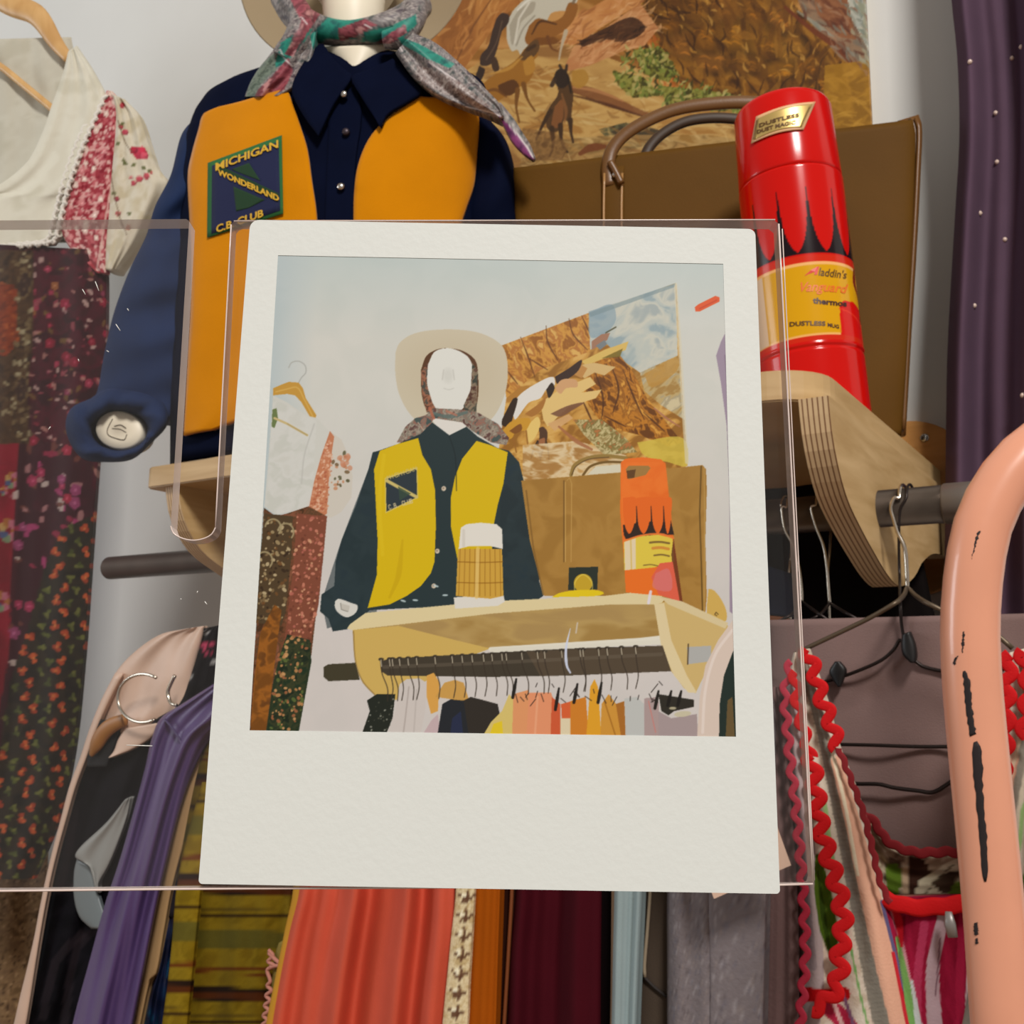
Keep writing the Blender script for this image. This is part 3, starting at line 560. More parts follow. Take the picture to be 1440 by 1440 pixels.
    K.mottle([(592, 524), (602, 508), (600, 540), (608, 566), (616, 580), (600, 580), (594, 556)], [(88, 56, 40), (160, 104, 76), (70, 70, 62)], 6, 51); K.mottle([(664, 510), (672, 522), (670, 580), (654, 584), (652, 570), (662, 548)], [(60, 62, 52), (140, 120, 96), (80, 48, 36)], 6, 52)
    K.ell(630, 528, 7, 10, (206, 204, 194), 0, .7, .9); K.line([(624, 520), (622, 534)], 1.4, (186, 182, 172), .6); K.line([(637, 520), (639, 534)], 1.4, (186, 182, 172), .6); K.line([(624, 546), (631, 548), (638, 546)], 1.4, (192, 190, 180), .6, 10)
    K.poly([(606, 588), (664, 588), (652, 604), (632, 614), (614, 600)], (222, 216, 206))
    sc = [(598, 584), (612, 574), (650, 576), (672, 580), (700, 596), (716, 616), (712, 626), (690, 622), (664, 606), (650, 594), (610, 588), (602, 606), (590, 614), (566, 622), (558, 622), (570, 600), (584, 588)]
    K.mottle(sc, [(70, 84, 80), (150, 104, 88), (126, 118, 104), (164, 150, 132), (96, 66, 60)], 7, 53)
    K.line([(606, 580), (630, 586), (656, 580)], (4, 6, 4), (92, 110, 104), .8, 12); K.line([(628, 578), (642, 584)], 3, (180, 116, 92), .8); K.line([(588, 594), (596, 606)], 1.5, (190, 170, 150), .8); K.line([(604, 574), (610, 588)], 4, (186, 104, 76), .8)
    # shirt and vest
    dk = (40, 54, 56)
    K.poly([(592, 610), (608, 594), (632, 612), (656, 600), (672, 614), (700, 630), (716, 634), (730, 650), (740, 690), (748, 760), (762, 806), (758, 816), (764, 838), (752, 846), (640, 852), (520, 858), (512, 866), (520, 880), (468, 888), (462, 870), (450, 860), (452, 836), (470, 824), (472, 790), (480, 760), (500, 712), (518, 660), (524, 636), (532, 634), (560, 624)], dk)
    K.mottle([(480, 760), (518, 660), (530, 640), (530, 860), (460, 884), (452, 846)], [(36, 50, 54), (44, 58, 62), (38, 52, 60)], 30, 55, .6)
    K.mottle([(705, 660), (730, 650), (748, 760), (762, 840), (700, 846)], [(36, 46, 50), (44, 56, 60), (36, 52, 62)], 30, 56, .6)
    ye = (214, 180, 14)
    K.poly([(534, 634), (560, 624), (588, 616), (594, 640), (606, 660), (612, 690), (613, 740), (611, 790), (606, 806), (592, 824), (572, 838), (548, 850), (517, 855), (524, 830), (530, 808), (531, 760), (528, 700), (526, 660)], ye)
    K.poly([(670, 620), (690, 626), (714, 636), (708, 680), (700, 710), (694, 740), (690, 800), (700, 846), (660, 846), (646, 800), (640, 770), (634, 740), (634, 700), (640, 670), (650, 645)], ye)
    K.mottle([(526, 620), (614, 620), (614, 856), (516, 856)], [(0, 0, 0), (0, 0, 0)], 1, 0, 0)
    K.line([(566, 760), (560, 810), (548, 840)], (3, 8, 3), (200, 164, 8), .7, 14); K.line([(540, 640), (534, 700), (538, 780)], 5, (222, 190, 30), .5, 14)
    K.poly([(541, 672), (587, 657), (588, 700), (542, 722)], (214, 190, 90)); K.poly([(542.5, 674), (586, 659), (586.5, 699), (543.5, 719.5)], (46, 56, 62))
    K.line([(544, 676), (586, 699)], 4.5, (204, 184, 110), 1); strokes(K, 'MICHIGAN', (544, 669.5), (586, 655.5), 5.5, 1., (206, 186, 110)); strokes(K, 'C.B. CLUB', (546, 710.5), (580, 701), 6, 1., (214, 196, 150))
    K.poly([(560, 684), (578, 694), (562, 704)], (56, 76, 60), .8)
    K.line([(632, 614), (640, 640), (642, 690)], 1.2, (26, 36, 38), .8, 10)
    for x, y in ((624, 687), (615, 775), (610, 824)): K.ell(x, y, 3.2, 3.4, (206, 190, 166)); K.ell(x-.5, y-.5, 1.4, 1.4, (150, 130, 110))
    K.poly([(471, 846), (476, 842), (494, 848), (503, 852), (500, 862), (488, 868), (476, 862), (471, 854)], (214, 210, 200), 1, 4); K.poly([(478, 848), (492, 852), (490, 861), (480, 858)], (196, 190, 178)); K.line([(479, 848), (480, 857), (489, 860)], 1, (120, 116, 108), .8)
    for x, y, a in ((567, 845, .3), (584, 844, .1), (613, 824, .3), (626, 837, 0)): K.ell(x, y, 4, 1.3, (190, 206, 206), a, .9)
    # bag and its handles
    K.line([(803, 668), (808, 654), (826, 644), (850, 641), (880, 644)], (5, 4, 5, 5), (150, 120, 60), 1, 30); K.line([(804, 668), (810, 656), (828, 646), (856, 643)], 1.4, (90, 66, 34), .9, 24)
    K.line([(820, 668), (830, 656), (850, 650), (876, 650)], 3.4, (116, 86, 38), 1, 20); K.poly([(826, 668), (838, 656), (872, 653), (874, 664)], (214, 206, 180))
    bg = [(733, 676), (792, 671), (878, 664), (940, 659), (988, 654), (993, 660), (994, 690), (992, 760), (994, 838), (992, 862), (950, 850), (860, 838), (765, 838), (745, 760)]
    K.poly(bg, (166, 122, 54)); K.mottle(bg, [(156, 113, 48), (172, 128, 60), (162, 118, 51)], 40, 61, .8)
    K.line([(986, 656), (984, 720), (988, 860)], 2, (96, 70, 26), .9); K.line([(990, 658), (991, 720), (990, 860)], 1.4, (186, 148, 80), .9)
    K.line([(793, 676), (793, 790)], 1.6, (110, 78, 34), .9); K.line([(795, 678), (795, 790)], 1, (206, 166, 94), .9); K.line([(804, 680), (803, 790)], 1.2, (196, 154, 84), .9); K.line([(797, 676), (801, 672), (804, 680)], 1, (190, 150, 80), .9)
    K.line([(740, 690), (750, 770), (764, 836)], 2.2, (128, 92, 40), .8)
    # shelf
    K.poly([(514, 862), (640, 850), (700, 845), (850, 838), (900, 832), (925, 834), (935, 842), (920, 862), (860, 866), (690, 866), (496, 886), (488, 884), (492, 878)], (222, 204, 156))
    K.poly([(496, 886), (690, 863), (860, 850), (922, 850), (930, 884), (932, 898), (900, 900), (690, 912), (640, 918), (520, 890)], (176, 144, 84)); K.mottle([(496, 886), (690, 863), (860, 850), (922, 850), (932, 898), (690, 912), (560, 900)], [(158, 122, 62), (184, 152, 92), (168, 136, 84)], 30, 62, .7, 0, 3)
    K.poly([(496, 886), (560, 880), (640, 900), (690, 912), (640, 930), (560, 984), (546, 984), (526, 976), (510, 960), (500, 930), (497, 905)], (206, 172, 92)); K.line([(497, 888), (500, 930), (510, 958), (530, 980)], 2, (150, 118, 58), .8, 20)
    K.line([(690, 913), (900, 900), (935, 896)], 6, (226, 220, 202), 1); K.poly([(690, 912), (930, 900), (932, 906), (760, 914), (690, 922)], (222, 216, 198))
    # white flask
    K.ell(675, 846, 30, 6, (214, 206, 190)); K.poly([(638, 840), (708, 836), (710, 846), (700, 852), (640, 856)], (222, 216, 204))
    K.poly([(644, 772), (706, 772), (708, 838), (690, 842), (641, 838)], (206, 160, 62)); K.poly([(648, 742), (656, 737), (676, 735), (698, 737), (706, 744), (707, 772), (690, 768), (660, 768), (645, 772)], (226, 220, 208))
    for i in range(9): K.line([(647+i*7, 772), (645+i*7.4, 838)], 1., (150, 100, 26), .8); 
    for y in (790, 819): K.line([(643, y), (676, y+1), (707, y)], 1.2, (140, 90, 20), .9, 12)
    K.line([(672, 771), (670, 840)], 5, (232, 200, 128), .6); K.line([(652, 746), (652, 768)], 4, (208, 200, 186), .7)
    # yellow bowl and small dark card with yellow disc
    K.poly([(800, 798), (841, 797), (840, 829), (799, 830)], (44, 50, 42)); K.ell(820, 820, 13, 13, (196, 160, 40)); K.line([(808, 832), (809, 818), (820, 808), (832, 818), (833, 832)], 1.2, (230, 206, 90), .8, 20)
    K.poly([(776, 840), (786, 834), (810, 830), (840, 830), (850, 834), (840, 838)], (226, 196, 24), 1, 4)
    # red flask
    K.poly([(873, 650), (880, 645), (904, 643), (930, 646), (936, 652), (942, 720), (952, 790), (960, 846), (930, 838), (880, 833), (877, 780), (872, 720)], (232, 112, 34)); K.mottle([(873, 650), (936, 650), (946, 740), (875, 740)], [(228, 104, 30), (238, 122, 44)], 20, 63, .6)
    K.poly([(876, 738), (943, 730), (948, 752), (920, 752), (880, 758), (877, 752)], (52, 36, 28))
    for x, w in ((885, 9), (905, 10), (925, 9), (939, 5)): K.poly([(x-w, 700), (x+w, 700), (x+w*.95, 724), (x+w*.6, 742), (x, 751), (x-w*.6, 742), (x-w*.95, 724)], (228, 104, 32), 1, 4)
    for x in (895, 915.5, 933): K.line([(x, 712), (x+.6, 728), (x+1, 744)], (1, 2, 5), (52, 34, 26), 1, 8)
    K.poly([(877, 762), (900, 754), (926, 752), (946, 757), (948, 790), (920, 798), (878, 802)], (222, 196, 70)); K.poly([(878, 762), (894, 757), (894, 800), (879, 802)], (226, 206, 168)); K.line([(887, 760), (888, 800)], 2, (214, 180, 90), .8); K.line([(877, 761), (902, 753), (930, 751), (947, 757)], 2.4, (232, 120, 50), 1, 16)
    for (a, b, y, w) in ((914, 941, 763, 3), (918, 940, 771, 4), (920, 941, 781, 2.4), (905, 926, 795, 1.6)): K.line([(a, y), ((a+b)/2, y-1), (b, y+1)], w, (206, 120, 50) if w == 4 else (100, 70, 40), .75, 8)
    K.poly([(947, 756), (952, 790), (960, 846), (955, 846), (946, 800), (944, 780)], (90, 44, 26), .8); K.poly([(928, 792), (946, 790), (956, 846), (926, 836), (916, 812)], (222, 96, 70)); K.poly([(922, 806), (940, 800), (944, 830), (918, 826)], (214, 120, 120), .7, 4)
    K.poly([(880, 660), (884, 655), (912, 655), (915, 658), (908, 668), (884, 674)], (160, 120, 62)); K.poly([(881, 662), (894, 660), (892, 672), (882, 673)], (84, 52, 26), .8); K.line([(915, 832), (912, 848)], (4, 1), (226, 216, 226), .9)
    # right bracket, rail
    K.poly([(996, 828), (1004, 830), (1016, 846), (1022, 862), (1020, 874), (996, 868)], (208, 170, 86), 1, 4); K.line([(1010, 864), (1007, 861), (1005, 864), (1008, 866)], 1.2, (80, 60, 30), .9)
    K.poly([(922, 850), (936, 846), (1000, 864), (1024, 880), (1000, 930), (978, 975), (962, 968), (944, 944), (930, 905)], (206, 176, 112)); K.poly([(920, 850), (934, 848), (944, 900), (966, 950), (980, 974), (968, 974), (948, 950), (930, 910)], (222, 202, 156)); K.poly([(926, 838), (960, 846), (1024, 876), (1020, 884), (940, 850)], (216, 196, 150))
    K.poly([(455, 938), (462, 934), (500, 932), (506, 956), (462, 958), (455, 952)], (66, 60, 42)); 
    K.poly([(536, 930), (548, 926), (690, 918), (800, 912), (932, 908), (944, 944), (800, 950), (690, 952), (545, 950), (536, 944)], (66, 58, 46)); K.poly([(740, 916), (932, 908), (944, 944), (760, 951)], (92, 76, 58), .7)
    K.line([(540, 938), (690, 932), (930, 920)], 5, (112, 100, 84), .4, 10); K.poly([(966, 910), (1000, 908), (1000, 930), (968, 934)], (176, 174, 168)); K.line([(968, 906), (967, 934)], 2, (70, 54, 40), .8)
    # hanging clothes
    K.poly([(500, 1040), (530, 984), (560, 960), (1000, 950), (1010, 1040)], (60, 50, 40), .0)
    K.poly([(506, 1040), (520, 1000), (516, 985), (530, 976), (556, 976), (552, 1010), (540, 1040)], (36, 40, 32)); K.dabs([(510, 1034), (520, 990), (554, 980), (548, 1036)], 26, [(150, 150, 136), (84, 84, 70)], (.6, 1.3), 70)
    K.poly([(542, 1040), (556, 1000), (562, 962), (572, 955), (590, 954), (600, 960), (598, 1000), (590, 1040)], (206, 196, 188)); K.line([(575, 966), (570, 1010), (566, 1040)], 2, (170, 158, 150), .7); K.line([(586, 970), (582, 1030)], 2, (182, 172, 164), .6)
    K.poly([(600, 950), (610, 946), (618, 960), (616, 1000), (606, 1004), (600, 980)], (216, 160, 76)); K.poly([(590, 1040), (606, 1014), (616, 1004), (620, 1040)], (196, 172, 172)); K.poly([(614, 1040), (622, 990), (640, 980), (690, 990), (700, 1040)], (38, 40, 44)); K.poly([(632, 1040), (636, 1010), (648, 1000), (652, 1040)], (40, 46, 70)); 
    K.poly([(612, 980), (625, 960), (640, 956), (652, 960), (660, 986), (640, 984)], (202, 154, 78)); K.poly([(652, 985), (662, 980), (678, 984), (700, 990), (704, 1010), (680, 1040), (660, 1040)], (50, 44, 38)); K.poly([(676, 1040), (690, 1016), (706, 1000), (716, 976), (722, 984), (722, 1040)], (214, 190, 110)); K.poly([(686, 1040), (694, 1018), (706, 1014), (708, 1040)], (226, 196, 40))
    K.poly([(722, 976), (744, 970), (746, 1040), (720, 1040)], (222, 150, 100)); K.poly([(744, 974), (775, 974), (780, 990), (778, 1040), (740, 1040)], (226, 146, 104)); K.line([(756, 980), (752, 1038)], 3, (236, 172, 132), .6); K.poly([(776, 980), (788, 990), (788, 1040), (774, 1040)], (206, 90, 52)); K.poly([(789, 990), (804, 986), (806, 1010), (790, 1012)], (214, 96, 52)); K.poly([(788, 1010), (803, 1010), (802, 1040), (788, 1040)], (222, 206, 170))
    K.poly([(802, 986), (824, 980), (828, 1040), (802, 1040)], (206, 126, 40)); K.poly([(824, 1040), (830, 966), (836, 955), (841, 966), (846, 1040)], (222, 158, 40)); K.poly([(844, 1040), (846, 990), (856, 976), (874, 1000), (878, 1040)], (206, 146, 56)); K.line([(850, 986), (866, 1036)], 2, (160, 104, 32), .8); K.poly([(866, 990), (878, 986), (880, 1040), (874, 1040)], (168, 106, 40))
    K.poly([(878, 982), (896, 980), (906, 990), (906, 1040), (880, 1040)], (190, 190, 184)); K.poly([(906, 982), (926, 980), (928, 1040), (906, 1040)], (172, 150, 146)); K.line([(912, 986), (922, 1030)], 1.4, (206, 120, 110), .8); K.poly([(926, 1000), (944, 1010), (980, 1004), (982, 1040), (926, 1040)], (166, 148, 146))
    K.poly([(926, 976), (976, 984), (976, 994), (948, 1000), (940, 1006), (930, 1000)], (48, 44, 36)); K.ell(960, 1004, 12, 4, (200, 190, 160), -.1); K.ell(946, 996, 5, 2, (170, 160, 130))
    for x in (536, 548, 552, 562, 574, 586, 612, 636, 650, 664, 680, 692, 706, 712, 734, 756, 766, 790, 816, 820, 842, 854, 874, 894):
        j = (x*37 % 11)-5; y0 = 930-(x-540)*.05
        K.ell(x, y0-3, 4, 2.4, (58, 50, 40), 0, .9); K.line([(x-1, y0-4), (x+1, y0+16), (x+6+j*.6, y0+38), (x+4+j, y0+56)], 1.4, (58, 48, 38), .9, 14); K.line([(x-.5, y0-2), (x+.5, y0+7)], 1.3, (214, 202, 176), .8)
    for x, y, l in ((726, 955, 26), (786, 968, 30), (812, 962, 26), (846, 960, 28), (926, 972, 24), (944, 972, 20), (958, 972, 20)): K.line([(x, y), (x-2, y+l*.4), (x-5, y+l)], (3, 5, 4), (30, 26, 22), .95, 8)
    for i in range(26):
        g = random.Random(i); x = g.uniform(700, 935); y = g.uniform(958, 984); K.line([(x, y), (x+g.uniform(-10, 10), y+g.uniform(4, 12))], 1.3, (40, 32, 28), .8)
    K.line([(802, 884), (796, 912), (797, 936), (802, 946)], (1, 3, 4, 2), (206, 212, 230), .95, 16); K.line([(812, 876), (810, 890)], 2, (206, 196, 186), .8)
    # pale arch with dark inside, lower right
    K.poly([(980, 1040), (984, 980), (992, 936), (1010, 900), (1032, 870), (1040, 860), (1040, 1045), (980, 1045)], (216, 196, 180), 1); K.poly([(1011, 1045), (1012, 990), (1018, 950), (1030, 918), (1040, 900), (1040, 1045)], (36, 48, 42)); K.poly([(1020, 1045), (1023, 985), (1030, 980), (1034, 1045)], (120, 92, 52), .8); K.line([(988, 1030), (992, 970), (1006, 920), (1030, 886)], 4, (230, 214, 202), .8, 20)
    K.blur(1)
    return K

def build_photo():
    W_, H_ = .088, .1097
    root = thing('instant_photo', 'square instant photograph with white border showing the mannequin, shelf and clothes rail', 'photograph', P0+PX*W_/2-PY*H_)
    co = [card_xy(*p) for p in ((391, 359), (1017, 371), (1035, 1036), (351, 1027))]
    # frame ring: outer rounded outline against inner window
    cor = np.array([card_xy(*p) for p in ((352, 309), (1062, 322), (1097, 1257), (279, 1243))]); rad = [.0016, .0012, .0006, .0006]
    out = []; inn = []
    cen = [(1, -1), (-1, -1), (-1, 1), (1, 1)]
    for i in range(4):
        c = cor[i]; sgn = np.array(cen[i]); r = rad[i]; a0 = [math.pi, math.pi/2, 0, -math.pi/2][i]
        for k in range(7):
            a = a0-k/6*math.pi/2; out.append(c+sgn*r+r*np.array([math.cos(a), math.sin(a)])); inn.append(co[i])
    out = np.array(out); inn = np.array(inn); n = len(out)
    # thin inner lip so the border reads as one sheet with a window
    L = [card_w(out, 0), card_w(inn, 0), card_w(inn, -.00035), card_w(out, -.0005), ]
    V = np.concatenate(L); j = np.arange(n); k = (j+1) % n
    fs = [np.stack([j+a*n, k+a*n, k+b*n, j+b*n], -1) for a, b in ((0, 1), (1, 2), (2, 3), (3, 0))]
    fs[0] = fs[0]
    paper = mat('photo_border_card', (212, 215, 211), rough=.6, bump=.05, bscale=900, spec=.3)
    fo = mk('paper_border', V, fs, paper, root, smooth=False)
    bm = bmesh.new(); bm.from_mesh(fo.data); bmesh.ops.remove_doubles(bm, verts=bm.verts, dist=1e-7); bmesh.ops.recalc_face_normals(bm, faces=bm.faces); bm.to_mesh(fo.data); bm.free()
    K = picture_canvas(); nu, nv = 640, 640
    u, v = np.meshgrid(np.linspace(0, 1, nu), np.linspace(0, 1, nv))
    xy = (co[0]*((1-u)*(1-v))[..., None]+co[1]*(u*(1-v))[..., None]+co[2]*(u*v)[..., None]+co[3]*((1-u)*v)[..., None])
    Wd = card_w(xy, -.00008); p = proj(Wd)
    shell('picture', Wd.reshape(-1, 3), nv, nu, PN, .0002, print_gloss, root, K(p[..., 0], p[..., 1], np.array([.84, .87, .91])).reshape(-1, 3), smooth=False)
    return root
build_photo()
# ------------------------------------------------------------------ clear acrylic holder behind the photograph
def acrylic():
    m = bpy.data.materials.new('clear_acrylic'); m.use_nodes = True; N = m.node_tree; L = N.links; N.nodes.remove(N.nodes['Principled BSDF'])
    tr = N.nodes.new('ShaderNodeBsdfTransparent'); tr.inputs[0].default_value = (.995, .992, .99, 1)
    gl = N.nodes.new('ShaderNodeBsdfGlossy'); gl.inputs['Roughness'].default_value = .06
    fr = N.nodes.new('ShaderNodeFresnel'); fr.inputs[0].default_value = 1.38
    mx = N.nodes.new('ShaderNodeMixShader'); L.new(fr.outputs[0], mx.inputs[0]); L.new(tr.outputs[0], mx.inputs[1]); L.new(gl.outputs[0], mx.inputs[2])
    df = N.nodes.new('ShaderNodeBsdfDiffuse'); df.inputs[0].default_value = (.85, .78, .74, 1)
    m2 = N.nodes.new('ShaderNodeMixShader'); m2.inputs[0].default_value = .004; L.new(mx.outputs[0], m2.inputs[1]); L.new(df.outputs[0], m2.inputs[2])
    L.new(m2.outputs[0], N.nodes['Material Output'].inputs[0])
    e = bpy.data.materials.new('cut_acrylic_edge'); e.use_nodes = True; N = e.node_tree; L = N.links; N.nodes.remove(N.nodes['Principled BSDF'])
    tr = N.nodes.new('ShaderNodeBsdfTransparent'); tr.inputs[0].default_value = (.95, .88, .86, 1)
    df = N.nodes.new('ShaderNodeBsdfDiffuse'); df.inputs[0].default_value = (.92, .80, .74, 1)
    gl = N.nodes.new('ShaderNodeBsdfGlossy'); gl.inputs['Roughness'].default_value = .15
    a = N.nodes.new('ShaderNodeMixShader'); a.inputs[0].default_value = .62; L.new(tr.outputs[0], a.inputs[1]); L.new(df.outputs[0], a.inputs[2])
    b = N.nodes.new('ShaderNodeMixShader'); b.inputs[0].default_value = .15; L.new(a.outputs[0], b.inputs[1]); L.new(gl.outputs[0], b.inputs[2])
    L.new(b.outputs[0], N.nodes['Material Output'].inputs[0])
    return m, e
ac_m, ac_e = acrylic()
OFF, TH = -.0006, .0034
def build_holder():
    slot = rs([(240, 740), (244, 750), (256, 757), (272, 760), (288, 757), (298, 751), (303, 742)], 16)
    pts = [(-420, 312), (0, 310), (262, 308), (266, 311)]+[tuple(q) for q in slot]+[(325, 316), (329, 311), (334, 309), (1088, 309), (1095, 315), (1145, 1236), (1143, 1243), (1138, 1245), (280, 1250), (0, 1253), (-420, 1256)]
    xy = card_xy([p[0] for p in pts], [p[1] for p in pts], OFF)
    f3 = card_w(xy, OFF)
    root = thing('acrylic_photo_holder', 'clear acrylic sheet with a U-shaped slot behind the instant photograph', 'photo holder', f3.mean(0)-PY*.06)
    bm = bmesh.new(); b0 = root_of(root)
    A = [bm.verts.new(q-b0) for q in f3]; B = [bm.verts.new(q-PN*TH-b0) for q in f3]
    bm.faces.new(A); bm.faces.new(B[::-1]); n = len(A)
    for i in range(n):
        f = bm.faces.new([A[i], B[i], B[(i+1) % n], A[(i+1) % n]]); f.material_index = 1
    bmesh.ops.recalc_face_normals(bm, faces=bm.faces)
    me = bpy.data.meshes.new('sheet'); bm.to_mesh(me); bm.free(); me.materials.append(ac_m); me.materials.append(ac_e)
    o = bpy.data.objects.new('sheet', me); COL.objects.link(o); o.parent = root
    # added pale beads giving the cut edges their bright light line
    rim = mat('edge_light_tone', (214, 196, 188), rough=.25, spec=.6)
    def bead(P, r, nm='edge_light_bead'):
        q = card_xy([p[0] for p in P], [p[1] for p in P], OFF); tube(nm, card_w(q, OFF), r, rim, root, 6, n=max(12, 4*len(P)), smooth=False)
    bead([(-420, 1256), (0, 1253), (280, 1250), (1138, 1245), (1143, 1243)], .00016)
    bead([(1095, 315), (1143, 1240)], .00016); bead([(1100, 322), (1145, 1238)], .0001); bead([(329, 311), (1090, 309)], .00013)
    bead([(303, 742), (325, 316)], .00013); bead([(240, 740)]+[tuple(q) for q in slot]+[(303, 742)], .00012)
    g = random.Random(4); sc = mat('scratch_glint', (226, 226, 220), rough=.3)
    for (x, y, dx, dy) in ((134, 396, 5, 13), (116, 407, 4, 7), (163, 456, 6, 9), (179, 434, 2, 3), (150, 493, 3, 2), (110, 505, 1, 3), (68, 604, 3, -4), (178, 1048, 36, 1), (254, 842, 1, 1), (278, 831, -1, 3), (288, 846, 3, 4)):
        q = card_xy([x, x+dx], [y, y+dy], OFF+.00005); tube('scratch', card_w(q, OFF+.00005), .00007, sc, root, 5)
    return root
build_holder()
# ------------------------------------------------------------------ mannequin
def zof(px, py, y): return float(YF(y).at(px, py)[2])
TF = Frame(dep(470, 640, 1.36), 24)      # mid plane of the torso
TP = TF.P.copy()
bust = thing('mannequin', 'white mannequin wearing the navy shirt on the left half of the shelf', 'mannequin', (TP[0], TP[1], SZ))
pale = mat('mannequin_ivory', (236, 226, 204), rough=.45, spec=.4)
# outline of the shirt body: (py, left px, right px, depth m, power)
TB = [(97, 452, 540, .052), (112, 416, 580, .066), (128, 360, 630, .074), (140, 318, 660, .080), (154, 292, 682, .086), (175, 279, 690, .093), (210, 268, 690, .100), (260, 263, 684, .106), (330, 262, 680, .112), (420, 258, 680, .114), (520, 252, 684, .114), (600, 250, 690, .114), (650, 250, 694, .112)]
def tb_rows():
    out = []
    for py, l, r, d in TB:
        s0, z0 = TF.loc(l, py); s1, _ = TF.loc(r, py)
        out.append((z0, (s0+s1)/2, (s1-s0)/2, d))
    return np.array(out, float)
TR = tb_rows(); TR = TR[np.argsort(TR[:, 0])]; TR[0, 0] = SZ-TP[2]+.004
def t_at(z): return [np.interp(z, TR[:, 0], TR[:, k]) for k in (1, 2, 3)]
def tsurf(s, z):
    c, w, d = t_at(z); u = np.clip(np.abs((s-c)/w), 0, .995)
    return d*(1-u**2.6)**(1/2.2)
def on_torso(px, py, lift=0.):
    px = np.asarray(px, float); t = np.full(px.shape, .1)
    for _ in range(14):
        s, z = TF.loc(px, py, t); t = .5*t+.5*(tsurf(s, z)+lift)
    s, z = TF.loc(px, py, t)
    return TF.w(s, t, z)
navy = mat('navy_twill', (6, 12, 34), rough=.85, spec=.05, bump=.2, bscale=900, vary=.12, vscale=25)
shirt = thing('work_shirt', 'navy blue long-sleeved shirt with orange-yellow vest fronts worn by the mannequin', 'shirt', (TP[0], TP[1], SZ+.002))
def body_mesh():
    nz, na = 60, 72; z = np.linspace(TR[0, 0], TR[-1, 0], nz); a = np.arange(na)*2*np.pi/na
    c, w, d = [q[:, None] for q in t_at(z)]
    s = np.sign(np.cos(a))*np.abs(np.cos(a))**(.85)*w+c; t = np.sign(np.sin(a))*np.abs(np.sin(a))**.9*d
    wr = .0035*np.sin(a*5+z[:, None]*18)*np.clip((z[:, None]+.02)/.05, 0, 1)*0
    V = TF.w(s, t+wr, z[:, None]*np.ones((1, na))).reshape(-1, 3)
    return mk('shirt_body', V, [gridf(nz, na, True), np.arange(na)[None, ::-1], (np.arange(na)+(nz-1)*na)[None]], navy, shirt)
body_mesh()
def vest(name, rows, m):
    q = rs(np.array(rows, float), 70); u = np.linspace(0, 1, 26)
    px = q[:, 0:1]*(1-u)+q[:, 2:3]*u; py = q[:, 1:2]*(1-u)+q[:, 3:4]*u
    n = .0015*np.sin(u[None]*7+py*.018)+.0015*np.sin(py*.03+u[None]*3)
    e = np.minimum(1, np.minimum(u, 1-u)*14)[None]
    P = on_torso(px, py, .006)+((n*.6+.002)*e)[..., None]*TF.n
    return shell(name, P.reshape(-1, 3), 70, 26, TF.n, .006, m, shirt)
wool = mat('orange_yellow_wool', (200, 126, 2), rough=.95, spec=.1, bump=.35, bscale=600, sheen=.15, vary=.05, vscale=14)
v1 = vest('vest_panel', [(302, 152, 404, 126), (286, 160, 409, 140), (279, 182, 420, 172), (270, 214, 431, 208), (264, 246, 437, 250), (266, 300, 444, 300), (269, 360, 447, 370), (268, 430, 444, 440), (264, 500, 424, 520), (261, 560, 356, 580), (258, 612, 300, 604)], wool)
v2 = vest('vest_panel', [(588, 136, 640, 138), (568, 148, 684, 165), (545, 166, 674, 192), (520, 193, 670, 225), (504, 230, 666, 260), (498, 270, 655, 292), (497, 320, 648, 320), (494, 416, 650, 420), (502, 500, 654, 520), (540, 600, 660, 640)], wool)
# sleeves
def crease(k, a, ph=0): return lambda s, v: a*np.sin(v*k+s*3+ph)*np.sin(s*np.pi)+a*.7*np.sin(v*k*1.7+s*5+ph*2)
cuffb = mat('navy_sleeve', (22, 40, 76), rough=.85, spec=.2, bump=.12, bscale=1200, vary=.12, vscale=22)  # left sleeve and cuff paler: acrylic haze put into their blue
pad('sleeve', [(284, 160, 316, 168), (268, 172, 306, 186), (254, 192, 292, 214), (240, 246, 280, 252), (218, 290, 276, 300), (206, 330, 274, 350), (182, 380, 272, 410), (160, 440, 270, 470), (146, 500, 268, 520), (138, 545, 258, 556), (128, 572, 244, 590)], TF, .062, cuffb, shirt, 40, 90, .55, crease(24, .0048), t0=-.005)
pad('sleeve', [(660, 158, 686, 166), (662, 180, 706, 188), (660, 210, 718, 214), (655, 255, 724, 260), (648, 300, 727, 306), (650, 380, 738, 380), (655, 470, 760, 470), (660, 540, 780, 545), (668, 600, 776, 606)], TF, .055, navy, shirt, 26, 50, .55, crease(20, .003, 1), t0=-.012)
